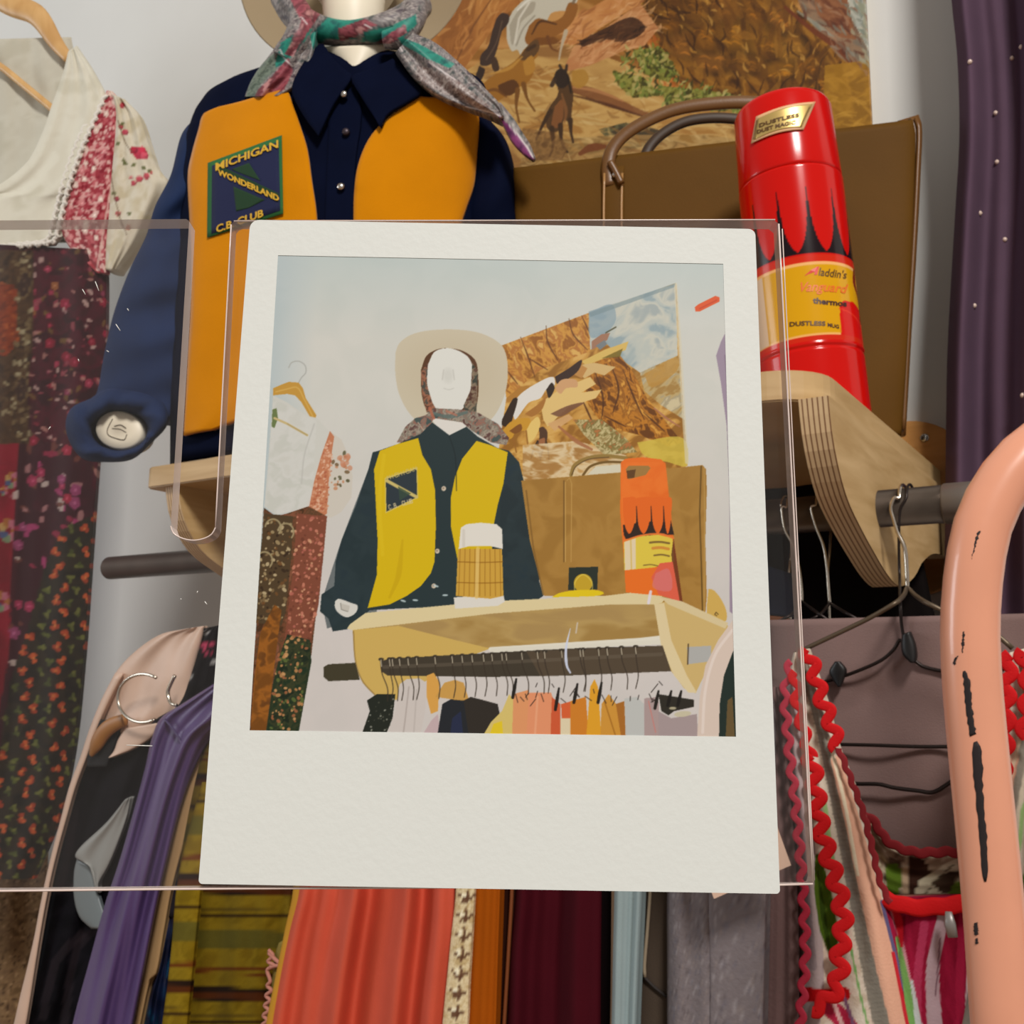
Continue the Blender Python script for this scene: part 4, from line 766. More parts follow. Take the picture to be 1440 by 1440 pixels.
# puffed cuff around the wrist end
def cuff():
    outer = rs(np.array([(128, 560), (100, 574), (92, 598), (100, 626), (118, 646), (150, 650), (186, 646), (214, 622), (236, 596), (232, 566), (190, 548), (150, 546), (128, 560)], float), 49)[:-1]
    a = np.linspace(0, 2*np.pi, 49)[:-1]
    n = 48; a0 = np.arctan2(outer[:, 1]-604, outer[:, 0]-168)
    inner = np.stack([168+39*np.cos(a0), 605+28*np.sin(a0)], 1)
    prof = [(1., -.035), (1.0, .0), (.93, .03), (.72, .046), (.45, .05), (.2, .046), (.04, .032), (0., .012), (0, -.02)]
    V = []
    for k, (f, t) in enumerate(prof):
        q = inner*(1-f)+outer*f; wv = .004*np.sin(a0*7+k)+.003*np.sin(a0*13+k*2)
        V.append(TF.at(q[:, 0], q[:, 1], t+.03+wv))
    V.append(TF.at(inner[:, 0]*.04+168*.96, inner[:, 1]*.04+605*.96, .005)); nr_ = len(prof)+1
    return mk('cuff', np.concatenate(V), [gridf(nr_, n, True), (np.arange(n)+(nr_-1)*n)[None]], cuffb, shirt)
cuff()
# wrist end of the mannequin's arm: ivory disc with a moulded socket
hc = TF.at(168, 605, .056); ex, ez, ey = TF.r, np.array([0, 0, 1.]), TF.n
k_ = .0345
tilt = np.array([math.cos(.3), 0, -math.sin(.3)]); ax = (TF.r*math.cos(.28)-ez*math.sin(.28), (TF.r*math.sin(.28)+ez*math.cos(.28))*.74, ey)
ax = (ax[0], ax[1]/1.0, ax[2])
wr_ = lathe('wrist_end', [(.0, .004), (k_*.5, .004), (k_*.93, .0035), (k_, 0), (k_, -.03)], hc, pale, bust, 40, ax)
dkl = mat('socket_shadow_line', (96, 84, 70), rough=.7)
def sock(P, r):
    q = np.array(P, float); w = hc+q[:, 0:1]*ax[0]+q[:, 1:2]*ax[1]/.74*.74+ey*.0045
    tube('socket_line', w, r, dkl, wr_, 6, n=len(P)*5)
sock([(-.012, .016), (-.014, -.006), (-.010, -.014), (.004, -.016), (.014, -.014), (.015, -.004)], .0006); sock([(-.006, .004), (.002, .009), (.011, .006)], .0007); sock([(-.008, -.001), (.003, .0015), (.013, -.001)], .0005)
# collar flaps, placket and snaps
def flap(rows, nm='collar', th=.004, lift=.008, m=navy, n=20, nu=12):
    q = rs(np.array(rows, float), n); u = np.linspace(0, 1, nu); px = q[:, 0:1]*(1-u)+q[:, 2:3]*u; py = q[:, 1:2]*(1-u)+q[:, 3:4]*u
    P = on_torso(px, py, lift)
    return shell(nm, P.reshape(-1, 3), n, nu, TF.n, th, m, shirt)
flap([(448, 62, 455, 62), (424, 92, 470, 84), (410, 126, 488, 100), (424, 158, 494, 108), (444, 186, 468, 146), (447, 190, 449, 186)], lift=.016, th=.006)
flap([(545, 86, 552, 82), (512, 100, 580, 112), (494, 108, 592, 128), (508, 136, 574, 142), (526, 164, 544, 160), (534, 178, 536, 176)], lift=.016, th=.006)
flap([(462, 118, 500, 112), (462, 160, 508, 160), (460, 220, 500, 220), (456, 310, 496, 310), (452, 420, 492, 420), (448, 520, 488, 520)], 'placket', lift=.004, th=.004)
chrome = mat('bright_steel2', (206, 200, 192), rough=.22, metal=1)
for x, y in ((483, 132), (486, 185), (479, 262), (477, 350), (474, 440)):
    c0 = on_torso(np.array([x]), np.array([y]), .013 if y < 140 else .009)[0]
    b_ = lathe('snap_button', [(.0004, .0026), (.002, .0024), (.0042, .0014), (.0048, 0), (.0048, -.004)], c0, chrome if y != 185 else mat('dull_snap', (70, 60, 66), rough=.4, metal=.6), shirt, 18, (TF.r, ez, TF.n))
# patch with lettering
def patch():
    def quad(P, lift, m, nm, par, n=12, th=.0012):
        P = np.array(P, float); u, v = np.meshgrid(np.linspace(0, 1, n), np.linspace(0, 1, n))
        q = P[0]*((1-u)*(1-v))[..., None]+P[1]*(u*(1-v))[..., None]+P[2]*(u*v)[..., None]+P[3]*((1-u)*v)[..., None]
        return shell(nm, on_torso(q[..., 0], q[..., 1], lift).reshape(-1, 3), n, n, TF.n, th, m, par)
    L0 = .0105
    gr = mat('green_embroidery', (34, 96, 44), rough=.9, bump=.3, bscale=900); nv = mat('patch_navy', (10, 20, 62), rough=.9, bump=.2, bscale=900); dg_ = mat('patch_dark_green', (16, 52, 24), rough=.9); yl = mat('yellow_thread', (206, 162, 40), rough=.8)
    p = quad([(292, 229), (396, 190), (398, 300), (291, 334)], L0, gr, 'patch', shirt)
    quad([(298, 233), (392, 199), (394, 296), (297, 329)], L0+.0006, nv, 'patch_field', p)
    quad([(326, 238), (350, 229), (366, 254), (330, 240)], L0+.0011, dg_, 'green_shape', p); quad([(328, 262), (372, 281), (350, 292), (332, 297)], L0+.0011, dg_, 'green_shape', p)
    quad([(302, 236), (312, 234), (392, 272), (391, 284)], L0+.0012, dg_, 'diagonal_band', p)
    def txt(body, a, b, h, col, bold=.02):
        V, Fc = text_mesh(body, 1., 0, bold); a, b = np.array(a, float), np.array(b, float); w = V[:, 0].max(); d = b-a
        up = np.array([0, -1.]); q = a+np.outer(V[:, 0]/w, d)+np.outer(V[:, 1]/.7, up*h)
        P = on_torso(q[:, 0], q[:, 1], L0+.0024); N_ = len(P)
        V2 = np.concatenate([P, P-TF.n*.0008])
        mk('lettering', V2, [Fc, Fc[:, ::-1]+N_], col, p, smooth=False)
    txt('MICHIGAN', (303, 240), (391, 207), 10.5, yl); txt('WONDERLAND', (306, 245), (392, 283), 8, yl, .03); txt('C.B. CLUB', (304, 327), (370, 304), 10, yl)
patch()
# neck, head
def chest():
    q = rs(np.array([(452, 66, 546, 62), (470, 86, 526, 90), (490, 106, 497, 108)], float), 16); u = np.linspace(0, 1, 12)
    px = q[:, 0:1]*(1-u)+q[:, 2:3]*u; py = q[:, 1:2]*(1-u)+q[:, 3:4]*u
    shell('neck_front', TF.at(px, py, .088-.02*(2*u[None]-1)**2).reshape(-1, 3), 16, 12, TF.n, .01, pale, bust)
chest()
nk = TF.at(498, 85, 0)
def ring(px, py, rx, t=0.):
    c = TF.at(px, py, t); r = rx/F*np.linalg.norm((c-C)@FWD); return c, r
Pn = [TF.at(497, y, t) for y, t in ((150, .0), (105, .01), (70, .015), (30, .02), (0, .02))]
sk = tube('neck', Pn, [.085, .05, .042, .042, .044], pale, bust, 32, n=24)
def head():
    c = TF.at(496, -72, .02); n, m_ = 48, 56; th = np.linspace(0.02, np.pi-.02, n); a = np.arange(m_)*2*np.pi/m_
    T, A = np.meshgrid(th, a, indexing='ij'); x = np.sin(T)*np.cos(A); y = np.sin(T)*np.sin(A); z = np.cos(T)
    w = .074*(1-.20*np.clip(-z, 0, 1)**1.5); h = .108; d = .092
    t = y*d*(1-.1*np.clip(-z, 0, 1)); s = x*w; zz = z*h
    fr_ = y > 0
    t += np.where(fr_, .020*np.exp(-((s/.011)**2+((zz+.008)/.020)**2)), 0)       # nose
    t -= np.where(fr_, .008*np.exp(-(((np.abs(s)-.03)/.014)**2+((zz-.012)/.012)**2)), 0)   # eye hollows
    t += np.where(fr_, .005*np.exp(-((s/.018)**2+((zz+.045)/.006)**2))+.004*np.exp(-((s/.016)**2+((zz+.058)/.005)**2)), 0)  # lips
    t += np.where(fr_, .006*np.exp(-((s/.02)**2+((zz+.088)/.014)**2)), 0)
    s += np.sign(s)*.008*np.exp(-((zz/.028)**2+((y+.1)/.25)**2))*(np.abs(x) > .7)     # ears
    V = c+s[..., None]*TF.r+t[..., None]*TF.n+zz[..., None]*ez
    return mk('head', V.reshape(-1, 3), [gridf(n, m_, True), np.arange(m_)[None], (np.arange(m_)+(n-1)*m_)[None, ::-1]], pale, bust)
head()
# ------------------------------------------------------------------ hat behind the head
def hat():
    felt = mat('cream_felt', (152, 134, 106), rough=.95, bump=.2, bscale=500, sheen=.2)
    c = TF.at(505, -62, -.075); rx = abs(TF.loc(670, -62, -.075)[0]-TF.loc(343, -62, -.075)[0])/2; rz = abs(TF.loc(505, 88, -.075)[1]-TF.loc(505, -212, -.075)[1])/2
    root = thing('cowboy_hat', 'cream felt wide-brimmed hat hanging behind the mannequin head', 'hat', c)
    a = np.arange(80)*2*np.pi/80
    def loop(f, t, wv=0.): 
        s = np.sign(np.cos(a))*np.abs(np.cos(a))**.8*rx*f; z = np.sign(np.sin(a))*np.abs(np.sin(a))**.8*rz*f
        return c+s[:, None]*TF.r+z[:, None]*ez+(t+wv*np.cos(a)**2)[:, None]*TF.n if np.ndim(t) else c+s[:, None]*TF.r+z[:, None]*ez+(t+wv*np.cos(2*a))[:, None]*TF.n
    pr = [(.44, -.016), (.6, -.012), (.85, -.006), (.98, .006), (1.0, .010), (.985, .009), (.85, -.001), (.6, -.006), (.44, -.010)]
    V = np.concatenate([loop(f, t, .012*f*f) for f, t in pr]); mk('brim', V, [gridf(len(pr), 80, True)], felt, root)
    pc = [(.50, -.012), (.48, -.04), (.44, -.085), (.36, -.115), (.2, -.112), (.02, -.104), (.02, -.100), (.2, -.107), (.34, -.110), (.42, -.082), (.46, -.04), (.48, -.012)]
    V = np.concatenate([loop(f, t) for f, t in pc]); mk('crown', V, [gridf(len(pc), 80, True), np.stack([np.arange(80), (np.arange(80)+1) % 80, (np.arange(80)+1) % 80+11*80, np.arange(80)+11*80], -1)], felt, root)
hat()
# ------------------------------------------------------------------ scarf knotted under the chin
def scarf():
    K = Canvas(330, -60, 770, 240, (104, 92, 92), 2)
    al = [(330, -60), (770, -60), (770, 240), (330, 240)]
    K.mottle(al, [(60, 66, 66), (134, 128, 124), (92, 84, 86), (160, 152, 146), (70, 60, 66)], 5, 3)
    te = [(18, 112, 98), (24, 130, 112), (10, 84, 80)]; mr = [(120, 44, 58), (150, 70, 80), (92, 30, 40), (176, 120, 118)]
    def T(P, c, s): K.mottle(P, c, 7, s, .95, -.5, 2)
    T([(455, 30), (470, 16), (520, 28), (500, 56), (460, 54), (440, 70), (436, 50)], te, 1); T([(395, 60), (420, 44), (440, 40), (420, 70), (400, 90), (385, 96)], te, 2); T([(512, 44), (550, 36), (585, 20), (586, 34), (566, 54), (536, 60), (508, 58)], te, 3)
    T([(560, 50), (590, 62), (640, 90), (632, 96), (600, 82), (565, 62)], te, 4)
    T([(476, 40), (512, 26), (530, 34), (500, 52), (478, 58)], mr, 5); T([(408, 0), (440, -20), (450, 20), (430, 50), (412, 80), (400, 76), (424, 30)], mr, 6); T([(352, 136), (380, 110), (406, 80), (412, 100), (400, 126), (372, 140)], mr, 7); T([(530, 60), (552, 44), (570, 34), (572, 46), (548, 62)], mr, 8)
    T([(700, 160), (720, 180), (740, 205), (752, 225), (740, 225), (720, 200)], [(96, 24, 80), (130, 50, 110), (60, 20, 60)], 9)
    K.mottle([(345, 138), (356, 100), (386, 74), (388, 98), (366, 120), (356, 140)], [(70, 82, 72), (110, 122, 108), (86, 96, 88)], 4, 11)
    K.mottle([(586, 90), (640, 110), (690, 150), (680, 156), (620, 130), (586, 112)], [(74, 56, 54), (150, 140, 136), (110, 90, 86), (180, 172, 168)], 4, 12)
    K.mottle([(588, 128), (620, 140), (650, 152), (600, 142)], [(20, 60, 40), (30, 80, 50)], 4, 13)
    for P in [[(394, 70), (400, 82), (410, 92)], [(424, 24), (432, 34)], [(512, 34), (524, 40)], [(560, 62), (566, 72)], [(655, 150), (690, 158), (706, 164)], [(716, 176), (736, 200), (750, 222)], [(604, 88), (640, 112)]]: K.line(P, 2, (196, 186, 186), .9, 10)
    m = mat('silky_scarf', attr=True, rough=.5, spec=.4, bump=.2, bscale=500, sheen=.1)
    root = thing('neck_scarf', 'teal, maroon and grey patterned scarf knotted round the mannequin neck', 'scarf', TF.at(500, 40, .07))
    col = lambda px, py: K(px, py, 1.05)
    def T2(nm, P, R, t, n=130, nseg=48):
        P = np.array(P, float); W = np.array([TF.at(x, y, tt) for (x, y), tt in zip(P, t)]); R3 = np.array(R)/F*1.3
        tube(nm, W, R3, m, root, nseg, n=n, col=lambda V: K(*proj(V).T, 1.05))
    T2('neck_band', [(398, -2), (418, 24), (452, 42), (490, 46), (530, 42), (566, 30), (590, 8)], [20, 22, 20, 17, 20, 22, 20], [.02, .05, .075, .085, .085, .07, .03])
    T2('twist', [(404, -6), (424, 22), (420, 52), (402, 84)], [16, 17, 20, 20], [.06, .085, .1, .095])
    T2('twist', [(586, -6), (582, 24), (562, 52), (540, 56)], [16, 18, 17, 12], [.06, .085, .1, .1])
    fo = lambda a, k: (lambda s, v: a*np.sin(s*k+v*3))
    pad('left_tail', [(392, 58, 446, 44), (380, 76, 440, 84), (364, 96, 428, 116), (352, 116, 412, 130), (344, 136, 402, 134)], TF, .022, m, root, 70, 100, .6, fo(.004, 14), col, t0=.085)
    pad('right_tail', [(556, 74, 580, 46), (580, 108, 612, 60), (612, 134, 650, 92), (650, 150, 684, 126), (684, 162, 704, 148), (700, 168, 708, 162)], TF, .022, m, root, 70, 130, .6, fo(.004, 12), col, t0=.1, tv=[(0, 0), (1, -.02)])
    pad('tail_tip', [(686, 150, 704, 144), (704, 172, 722, 166), (718, 198, 736, 188), (734, 216, 746, 204), (748, 226, 753, 222)], TF, .007, m, root, 16, 24, .7, None, col, t0=.072)
scarf()
# ------------------------------------------------------------------ leather bag
def bag():
    lea = mat('olive_brown_leather', (92, 62, 20), rough=.6, spec=.08, bump=.15, bscale=350, vary=.08, vscale=9)
    lea2 = mat('leather_trim', (106, 70, 30), rough=.38, spec=.5, bump=.1, bscale=350); dk = mat('dark_leather_edge', (58, 38, 18), rough=.5)
    BF = Frame((-.245, -.155, SZ), 20)
    root = thing('tote_bag', 'large flat olive-brown leather bag with two curved handles leaning behind the red flask', 'bag', BF.at(1000, 600))
    bz = lambda l, r: [(x, y) for x, y in (l, r)]
    rows = [(722, 236, 1284, 168), (721, 252, 1288, 190), (724, 320, 1285, 300), (730, 400, 1281, 400), (738, 500, 1276, 500), (744, 560, 1272, 560), (748, 606, 1268, 612)]
    pad('body', rows, BF, .030, lea, root, 40, 50, .28, lambda s, v: .004*np.sin(s*5+v*3)*np.sin(v*3.1), t0=0)
    pad('side_gusset', [(1262, 170, 1292, 161), (1268, 182, 1297, 178), (1267, 240, 1295, 240), (1262, 340, 1290, 340), (1258, 470, 1282, 470), (1252, 612, 1274, 612)], BF, .012, lea2, root, 14, 40, .5, None, t0=-.004)
    P = lambda q, t: [BF.at(x, y, t) for x, y in q]
    tube('gusset_seam', P([(1279, 168), (1280, 240), (1275, 340), (1269, 470), (1262, 604)], .012), .0022, dk, root, 8, n=30)
    tube('gusset_piping', P([(1288, 166), (1292, 182), (1290, 240), (1285, 340), (1277, 470), (1270, 604)], .009), .0026, lea2, root, 8, n=30)
    sh = lambda q: q
    tube('handle', P([(857, 262), (855, 236), (860, 212), (878, 190), (910, 170), (950, 154), (1000, 146), (1050, 144), (1100, 150), (1140, 170), (1160, 200), (1165, 236)], .034), .0088, lea2, root, 14, n=70, flat=.55, flatdir=BF.n)
    tube('handle', P([(905, 225), (914, 206), (932, 188), (962, 172), (1000, 166), (1040, 168), (1090, 176), (1130, 200), (1140, 226)], -.03), .0075, dk, root, 14, n=60, flat=.6, flatdir=BF.n)
    def strap(x, y0, y1):
        s_ = pad('strap', [(x-16, y0, x+16, y0-3), (x-16, y0+40, x+16, y0+38), (x-14, y1, x+16, y1)], BF, .006, lea, root, 14, 24, .3, None, t0=.031)
        for dx in (-12, 13): tube('strap_piping', P([(x+dx, y0+8), (x+dx-1, y0+60), (x+dx, y1)], .0375), .0016, mat('light_piping', (168, 124, 72), rough=.35, spec=.6), s_, 8, n=20)
        tube('handle_end', P([(x-4, y0-8), (x+3, y0+4), (x+12, y0+22)], .041), .0045, lea2, s_, 10, n=14)
        c = BF.at(x+2, y0+10, .041); lathe('rivet', [(.0004, .003), (.002, .0026), (.0033, .001), (.0035, -.003)], c, chrome, s_, 16, (BF.r, ez, BF.n))
    strap(862, 236, 560); strap(1150, 206, 590)
bag()
# ------------------------------------------------------------------ red vacuum flask
def flask():
    c = dep(1149, 545, 1.1)
    for _ in range(6): c = dep(1149, float(np.interp(SZ-.001, [dep(1149, y, 1.1)[2] for y in (700, 440)], [700, 440])), 1.1)
    rad = .0568
    root = thing('vacuum_flask', 'tall red vacuum flask with yellow label standing on the right end of the shelf', 'flask', c)
    d = (C-c); d[2] = 0; d /= np.linalg.norm(d); e = np.array([-d[1], d[0], 0])    # d towards viewer, e to the right
    ta = .068; up = ez-ta*e; up /= np.linalg.norm(up); e2 = e+ta*ez; e2 /= np.linalg.norm(e2)
    fc = c+d*rad
    F2 = Frame(fc, math.degrees(math.atan2(e[1], e[0])))
    z = lambda py: float(F2.at(1126, py)[2])-c[2]
    gl = mat('red_enamel', attr=True, rough=.16, spec=.3)
    redc, org = (198, 11, 3), (204, 38, 12)
    zt, zg = z(113), z(227)
    K = Canvas(-180, 0, 180, 400, redc, 3)
    zb = lambda py: (z(py)/zg)*400      # canvas y: height fraction of body
    hi, lo = zb(262), zb(356)
    def petals(X, Y): return np.broadcast_to(np.array(redc, float), X.shape+(3,))
    prof = [(262, .4), (280, 1.0), (295, 1.8), (310, 2.8), (325, 4.6), (338, 7.4), (347, 10.5), (353, 14), (357, 17.5)]
    K.poly([(-180, zb(357)), (180, zb(357)), (180, zb(255)), (-180, zb(255))], redc)
    for k in range(-5, 6):
        x = 15+k*31
        K.poly([(x-w, zb(y)) for y, w in prof]+[(x+w, zb(y)) for y, w in prof[::-1]], (24, 10, 16))
    K.poly([(-180, zb(359)), (180, zb(359)), (180, zb(369)), (-180, zb(369))], org)
    yel = (212, 156, 10)
    K.poly([(-180, zb(370)), (180, zb(370)), (180, zb(474)), (-180, zb(474))], yel)
    K.poly([(-180, zb(369)), (180, zb(369)), (180, zb(373)), (-180, zb(373))], (236, 178, 110)); K.poly([(-180, zb(471)), (180, zb(471)), (180, zb(474)), (-180, zb(474))], (236, 178, 110))
    K.poly([(-70, zb(373)), (-44, zb(373)), (-44, zb(472)), (-70, zb(472))], (222, 196, 168))
    # picture of cup and handle on the label
    K.poly([(38, zb(432)), (44, zb(424)), (62, zb(422)), (84, zb(430)), (92, zb(474)), (36, zb(474))], (206, 16, 8)); K.line([(38, zb(436)), (54, zb(440)), (80, zb(452))], 2, (226, 60, 34), .9, 12)
    K.line([(78, zb(372)), (72, zb(392)), (84, zb(412)), (80, zb(444))], 9, (120, 16, 14), 1, 20); K.line([(88, zb(372)), (84, zb(392)), (94, zb(420))], 5, (222, 150, 130), .9, 16)
    K.poly([(-180, zb(474)), (180, zb(474)), (180, zb(480)), (-180, zb(480))], org)
    ns = 288; zs = np.unique(np.r_[np.linspace(0, zg, 260)]); a = np.linspace(-np.pi, np.pi, ns, endpoint=False)
    g2 = z(488)
    def R(zz): return rad-.0012*np.exp(-((zz-g2)/.0016)**2)+.0006*np.exp(-((zz-g2-.003)/.0015)**2)-.0012*np.clip(1-zz/.004, 0, 1)**2-.002*np.clip((zz-zg+.003)/.003, 0, 1)**2
    A, Z = np.meshgrid(a, zs); Rr = R(Z)
    V = c+(Rr*np.cos(A))[..., None]*d+(Rr*np.sin(A))[..., None]*e2+Z[..., None]*up
    col = K(np.degrees(A), 400*Z/zg)
    n = len(zs)
    mk('flask_body', V.reshape(-1, 3), [gridf(n, ns, True), np.arange(ns)[None, ::-1], (np.arange(ns)+(n-1)*ns)[None]], gl, root, col.reshape(-1, 3))
    h = zt-zg; rc = mat('red_plastic', (196, 10, 3), rough=.18, spec=.3)
    cup = lathe('cup_lid', [(rad-.003, zg-.001), (rad-.0008, zg+.0006), (rad-.0006, zg+.003), (rad-.0012, zg+.02), (rad-.003, zt-.008), (rad-.005, zt-.003), (rad-.008, zt-.0006), (rad-.012, zt), (.001, zt+.0008)], c, rc, root, 72, (e2, d*1., up))
    # gold sticker wrapped on the cup
    def wrap(px, py, lift):
        rd = ray(px, py); o = C-c; r0 = rad-.001+lift
        dd = rd-(rd@up)[..., None]*up; oo = o-(o@up)*up; A_ = (dd*dd).sum(-1); B_ = dd@oo; D_ = np.maximum(B_**2-A_*(oo@oo-r0*r0), 0)
        k = (-B_-np.sqrt(D_))/A_; return C+rd*k[..., None]
    def nrm(W):
        q = W-c; q = q-(q@up)[..., None]*up; return q/np.linalg.norm(q, axis=-1)[..., None]
    def wq(P, lift, m, nm, par, n=16):
        P = np.array(P, float); u, v = np.meshgrid(np.linspace(0, 1, n), np.linspace(0, 1, n))
        q = P[0]*((1-u)*(1-v))[..., None]+P[1]*(u*(1-v))[..., None]+P[2]*(u*v)[..., None]+P[3]*((1-u)*v)[..., None]
        q[..., 1] += -5*np.sin(np.pi*u)
        W = wrap(q[..., 0], q[..., 1], lift); nr = nrm(W)
        return shell(nm, W.reshape(-1, 3), n, n, nr, .0004, m, par)
    gold = mat('gold_foil', (206, 176, 106), rough=.35, metal=.55, spec=.5); gd = mat('sticker_ink', (92, 60, 16), rough=.6); pk = mat('sticker_rim', (226, 176, 130), rough=.4)
    st = wq([(1063, 164), (1147, 143), (1130, 182), (1056, 202)], .0012, pk, 'sticker', root)
    wq([(1065, 167), (1143, 146), (1128, 179), (1060, 197)], .0016, gold, 'foil', st)
    for a_, b_ in (((1064, 169), (1059, 196)), ((1139, 150), (1126, 177))): 
        q = np.linspace(a_, b_, 8); tube('ink_line', wrap(q[:, 0], q[:, 1], .002), .0004, gd, st, 6)
    def wt(body, a, b, h_, m, lift, bold=.0, shear=0., par=root, mode='px', sag=0.):
        V, Fc = text_mesh(body, 1., shear, bold); w = V[:, 0].max(); a, b = np.array(a, float), np.array(b, float)
        q = a+np.outer(V[:, 0]/w, b-a)+np.outer(V[:, 1]/.7, (0, -h_)); q[:, 1] += -sag*np.sin(np.pi*V[:, 0]/w)
        W = wrap(q[:, 0], q[:, 1], lift); N_ = len(W); nr = nrm(W)
        mk('lettering', np.concatenate([W, W-nr*.0004]), [Fc, Fc[:, ::-1]+N_], m, par, smooth=False)
    wt('DUSTLESS', (1067, 179), (1124, 164), 5, gd, .0022, .03, 0, st, sag=1.5); wt('DUST MAGIC', (1064, 188), (1119, 174), 5, gd, .0022, .03, 0, st, sag=1.5)
    brn = mat('label_brown_ink', (84, 52, 8), rough=.4); rdk = mat('label_red_ink', (214, 44, 12), rough=.4); orr = mat('label_orange_ink', (226, 106, 20), rough=.4); blk = mat('label_black_ink', (60, 20, 10), rough=.4)
    L_ = .0014
    # the swooping initial and the words
    iq = np.array([(1131, 388), (1140, 380), (1150, 374.5), (1152, 375), (1149, 386), (1145, 386.5), (1146, 382)], float)
    W = wrap(iq[:, 0], iq[:, 1], L_); nr = nrm(W)
    mk('initial', np.concatenate([W, W-nr*.0004]), [np.array([[6, 5, 4], [6, 4, 3], [6, 3, 2], [6, 2, 1], [6, 1, 0]])], rdk, root, smooth=False)
    wt("laddin's", (1151, 387), (1191, 392), 11, brn, L_, .012, .25)
    wt('Vanguard', (1126, 410), (1193, 413), 13, orr, L_, .012, .35, sag=2)
    wt('thermos', (1143, 426), (1191, 431), 8, blk, L_, .035)
    wt('DUSTLESS', (1110, 459), (1161, 458), 6, brn, L_, .035, sag=1)
    wt('MUG', (1164, 459), (1180, 462), 5, blk, L_, .03)
flask()
# ------------------------------------------------------------------ garments: the pink pipe frame
def pink_frame():
    PF = Frame(dep(1370, 900, .56), 30)
    pk = mat('salmon_pink_enamel', (224, 156, 126), rough=.28, spec=.5, coat=.25, vary=.03, vscale=30); ch = mat('chipped_black', (26, 14, 16), rough=.7)
    Q = [(1412, 1470, 40), (1409, 1440, 40), (1399, 1300, 40), (1388, 1180, 39), (1376, 1060, 38.5), (1367, 960, 38), (1364, 880, 38), (1369, 806, 39), (1382, 738, 41), (1408, 684, 45), (1445, 640, 50), (1494, 608, 52), (1560, 596, 54), (1622, 624, 54), (1660, 720, 52), (1680, 820, 52), (1690, 1000, 52), (1700, 1440, 52)]
    P = np.array([PF.at(x, y) for x, y, r in Q]); rad = .0152
    top = P.copy()
    zl = P[0][2]; P = np.vstack([[P[0]+(P[0]-P[1])*1.0*(zl/ (P[1][2]-P[0][2]))*.98], P, [P[-1]*np.array([1, 1, 0])+np.array([0, 0, .01])]]); P[0][2] = .01
    root = thing('tubular_frame', 'salmon-pink enamelled bent steel tube frame with chipped paint at the right edge', 'frame', (P[0][0], P[0][1], 0))
    P2 = rs(P, 220); tube('bent_tube', P2, rad, pk, root, 40)
    tb = bpy.data.objects[[o.name for o in root.children if o.name.startswith('bent_tube')][0]]
    pp = proj(P2)
    def surf(q, lift):
        out = []
        for x, y in q:
            rd = ray(x, y); i = np.argmin(np.hypot(pp[:, 0]-x, pp[:, 1]-y))
            a = P2[max(i-1, 0)]; b = P2[min(i+1, len(P2)-1)]; t = (b-a)/np.linalg.norm(b-a); o = C-a; r0 = rad+lift
            dd = rd-(rd@t)*t; oo = o-(o@t)*t; A_ = dd@dd; B_ = dd@oo; D_ = max(B_*B_-A_*(oo@oo-r0*r0), 0); k = (-B_-math.sqrt(D_))/A_
            w = C+rd*k; nr = (w-a)-((w-a)@t)*t; out.append((w, nr/np.linalg.norm(nr)))
        return np.array([o[0] for o in out]), np.array([o[1] for o in out])
    g = random.Random(9)
    def chip(rows):
        q = rs(np.array(rows, float), 26, False); j = np.array([[g.uniform(-1, 1), 0, g.uniform(-1.2, 1.2), 0] for _ in range(26)]); j[0] = j[-1] = 0; q = q+j; nu = 4
        u = np.linspace(0, 1, nu); px = q[:, 0:1]*(1-u)+q[:, 2:3]*u; py = q[:, 1:2]*(1-u)+q[:, 3:4]*u
        W, nr = surf(np.stack([px.ravel(), py.ravel()], 1), .00025)
        shell('paint_chip', W, 26, nu, nr.reshape(26, nu, 3), .0003, ch, tb)
    chip([(1354, 944, 1357, 943), (1355, 960, 1365, 958), (1357, 985, 1366, 984), (1360, 1010, 1369, 1008), (1364, 1036, 1373, 1032)])
    chip([(1369, 1044, 1374, 1042), (1367, 1058, 1381, 1056), (1368, 1080, 1382, 1076), (1371, 1110, 1382, 1108), (1375, 1150, 1385, 1148), (1378, 1190, 1389, 1190), (1381, 1222, 1389, 1222), (1384, 1240, 1387, 1240)])
    chip([(1379, 733, 1381, 733), (1374, 750, 1378, 748), (1369, 768, 1373, 766), (1366, 786, 1367, 786)]); chip([(1354, 888, 1356, 888), (1352, 904, 1356, 904), (1353, 918, 1354, 918)])
    chip([(1343, 925, 1347, 922), (1340, 932, 1344, 930), (1341, 936, 1343, 935)]); chip([(1370, 1298, 1374, 1297), (1369, 1308, 1375, 1307), (1371, 1316, 1375, 1314)]); chip([(1372, 1320, 1374, 1319), (1371, 1328, 1375, 1327)])
    chip([(1389, 652, 1391, 651), (1388, 655, 1391, 654)])
pink_frame()
# ------------------------------------------------------------------ long flowered dress on its wooden hanger, left
G = random.Random(11)
def flowers(K, P, n, cols, r, seed, leaf=None):
    g = random.Random(seed); P = np.asarray(P, float); lo, hi = P.min(0), P.max(0); k = t = 0
    while k < n and t < n*40:
        t += 1; x, y = g.uniform(lo[0], hi[0]), g.uniform(lo[1], hi[1])
        if not K.mask(P, np.array([[x]]), np.array([[y]]))[0, 0]: continue
        k += 1; q = g.uniform(*r); c = g.choice(cols); a0 = g.uniform(0, 6)
        if leaf:
            for j in range(2): a = a0+j*2.2; K.ell(x+q*1.3*math.cos(a), y+q*1.5*math.sin(a), q*.9, q*.55, g.choice(leaf), a, .9)
        for j in range(5): a = a0+j*1.257; K.ell(x+q*.62*math.cos(a), y+q*.75*math.sin(a), q*.52, q*.55, c, a, .95)
        K.ell(x, y, q*.3, q*.3, tuple(min(255, v+40) for v in c))
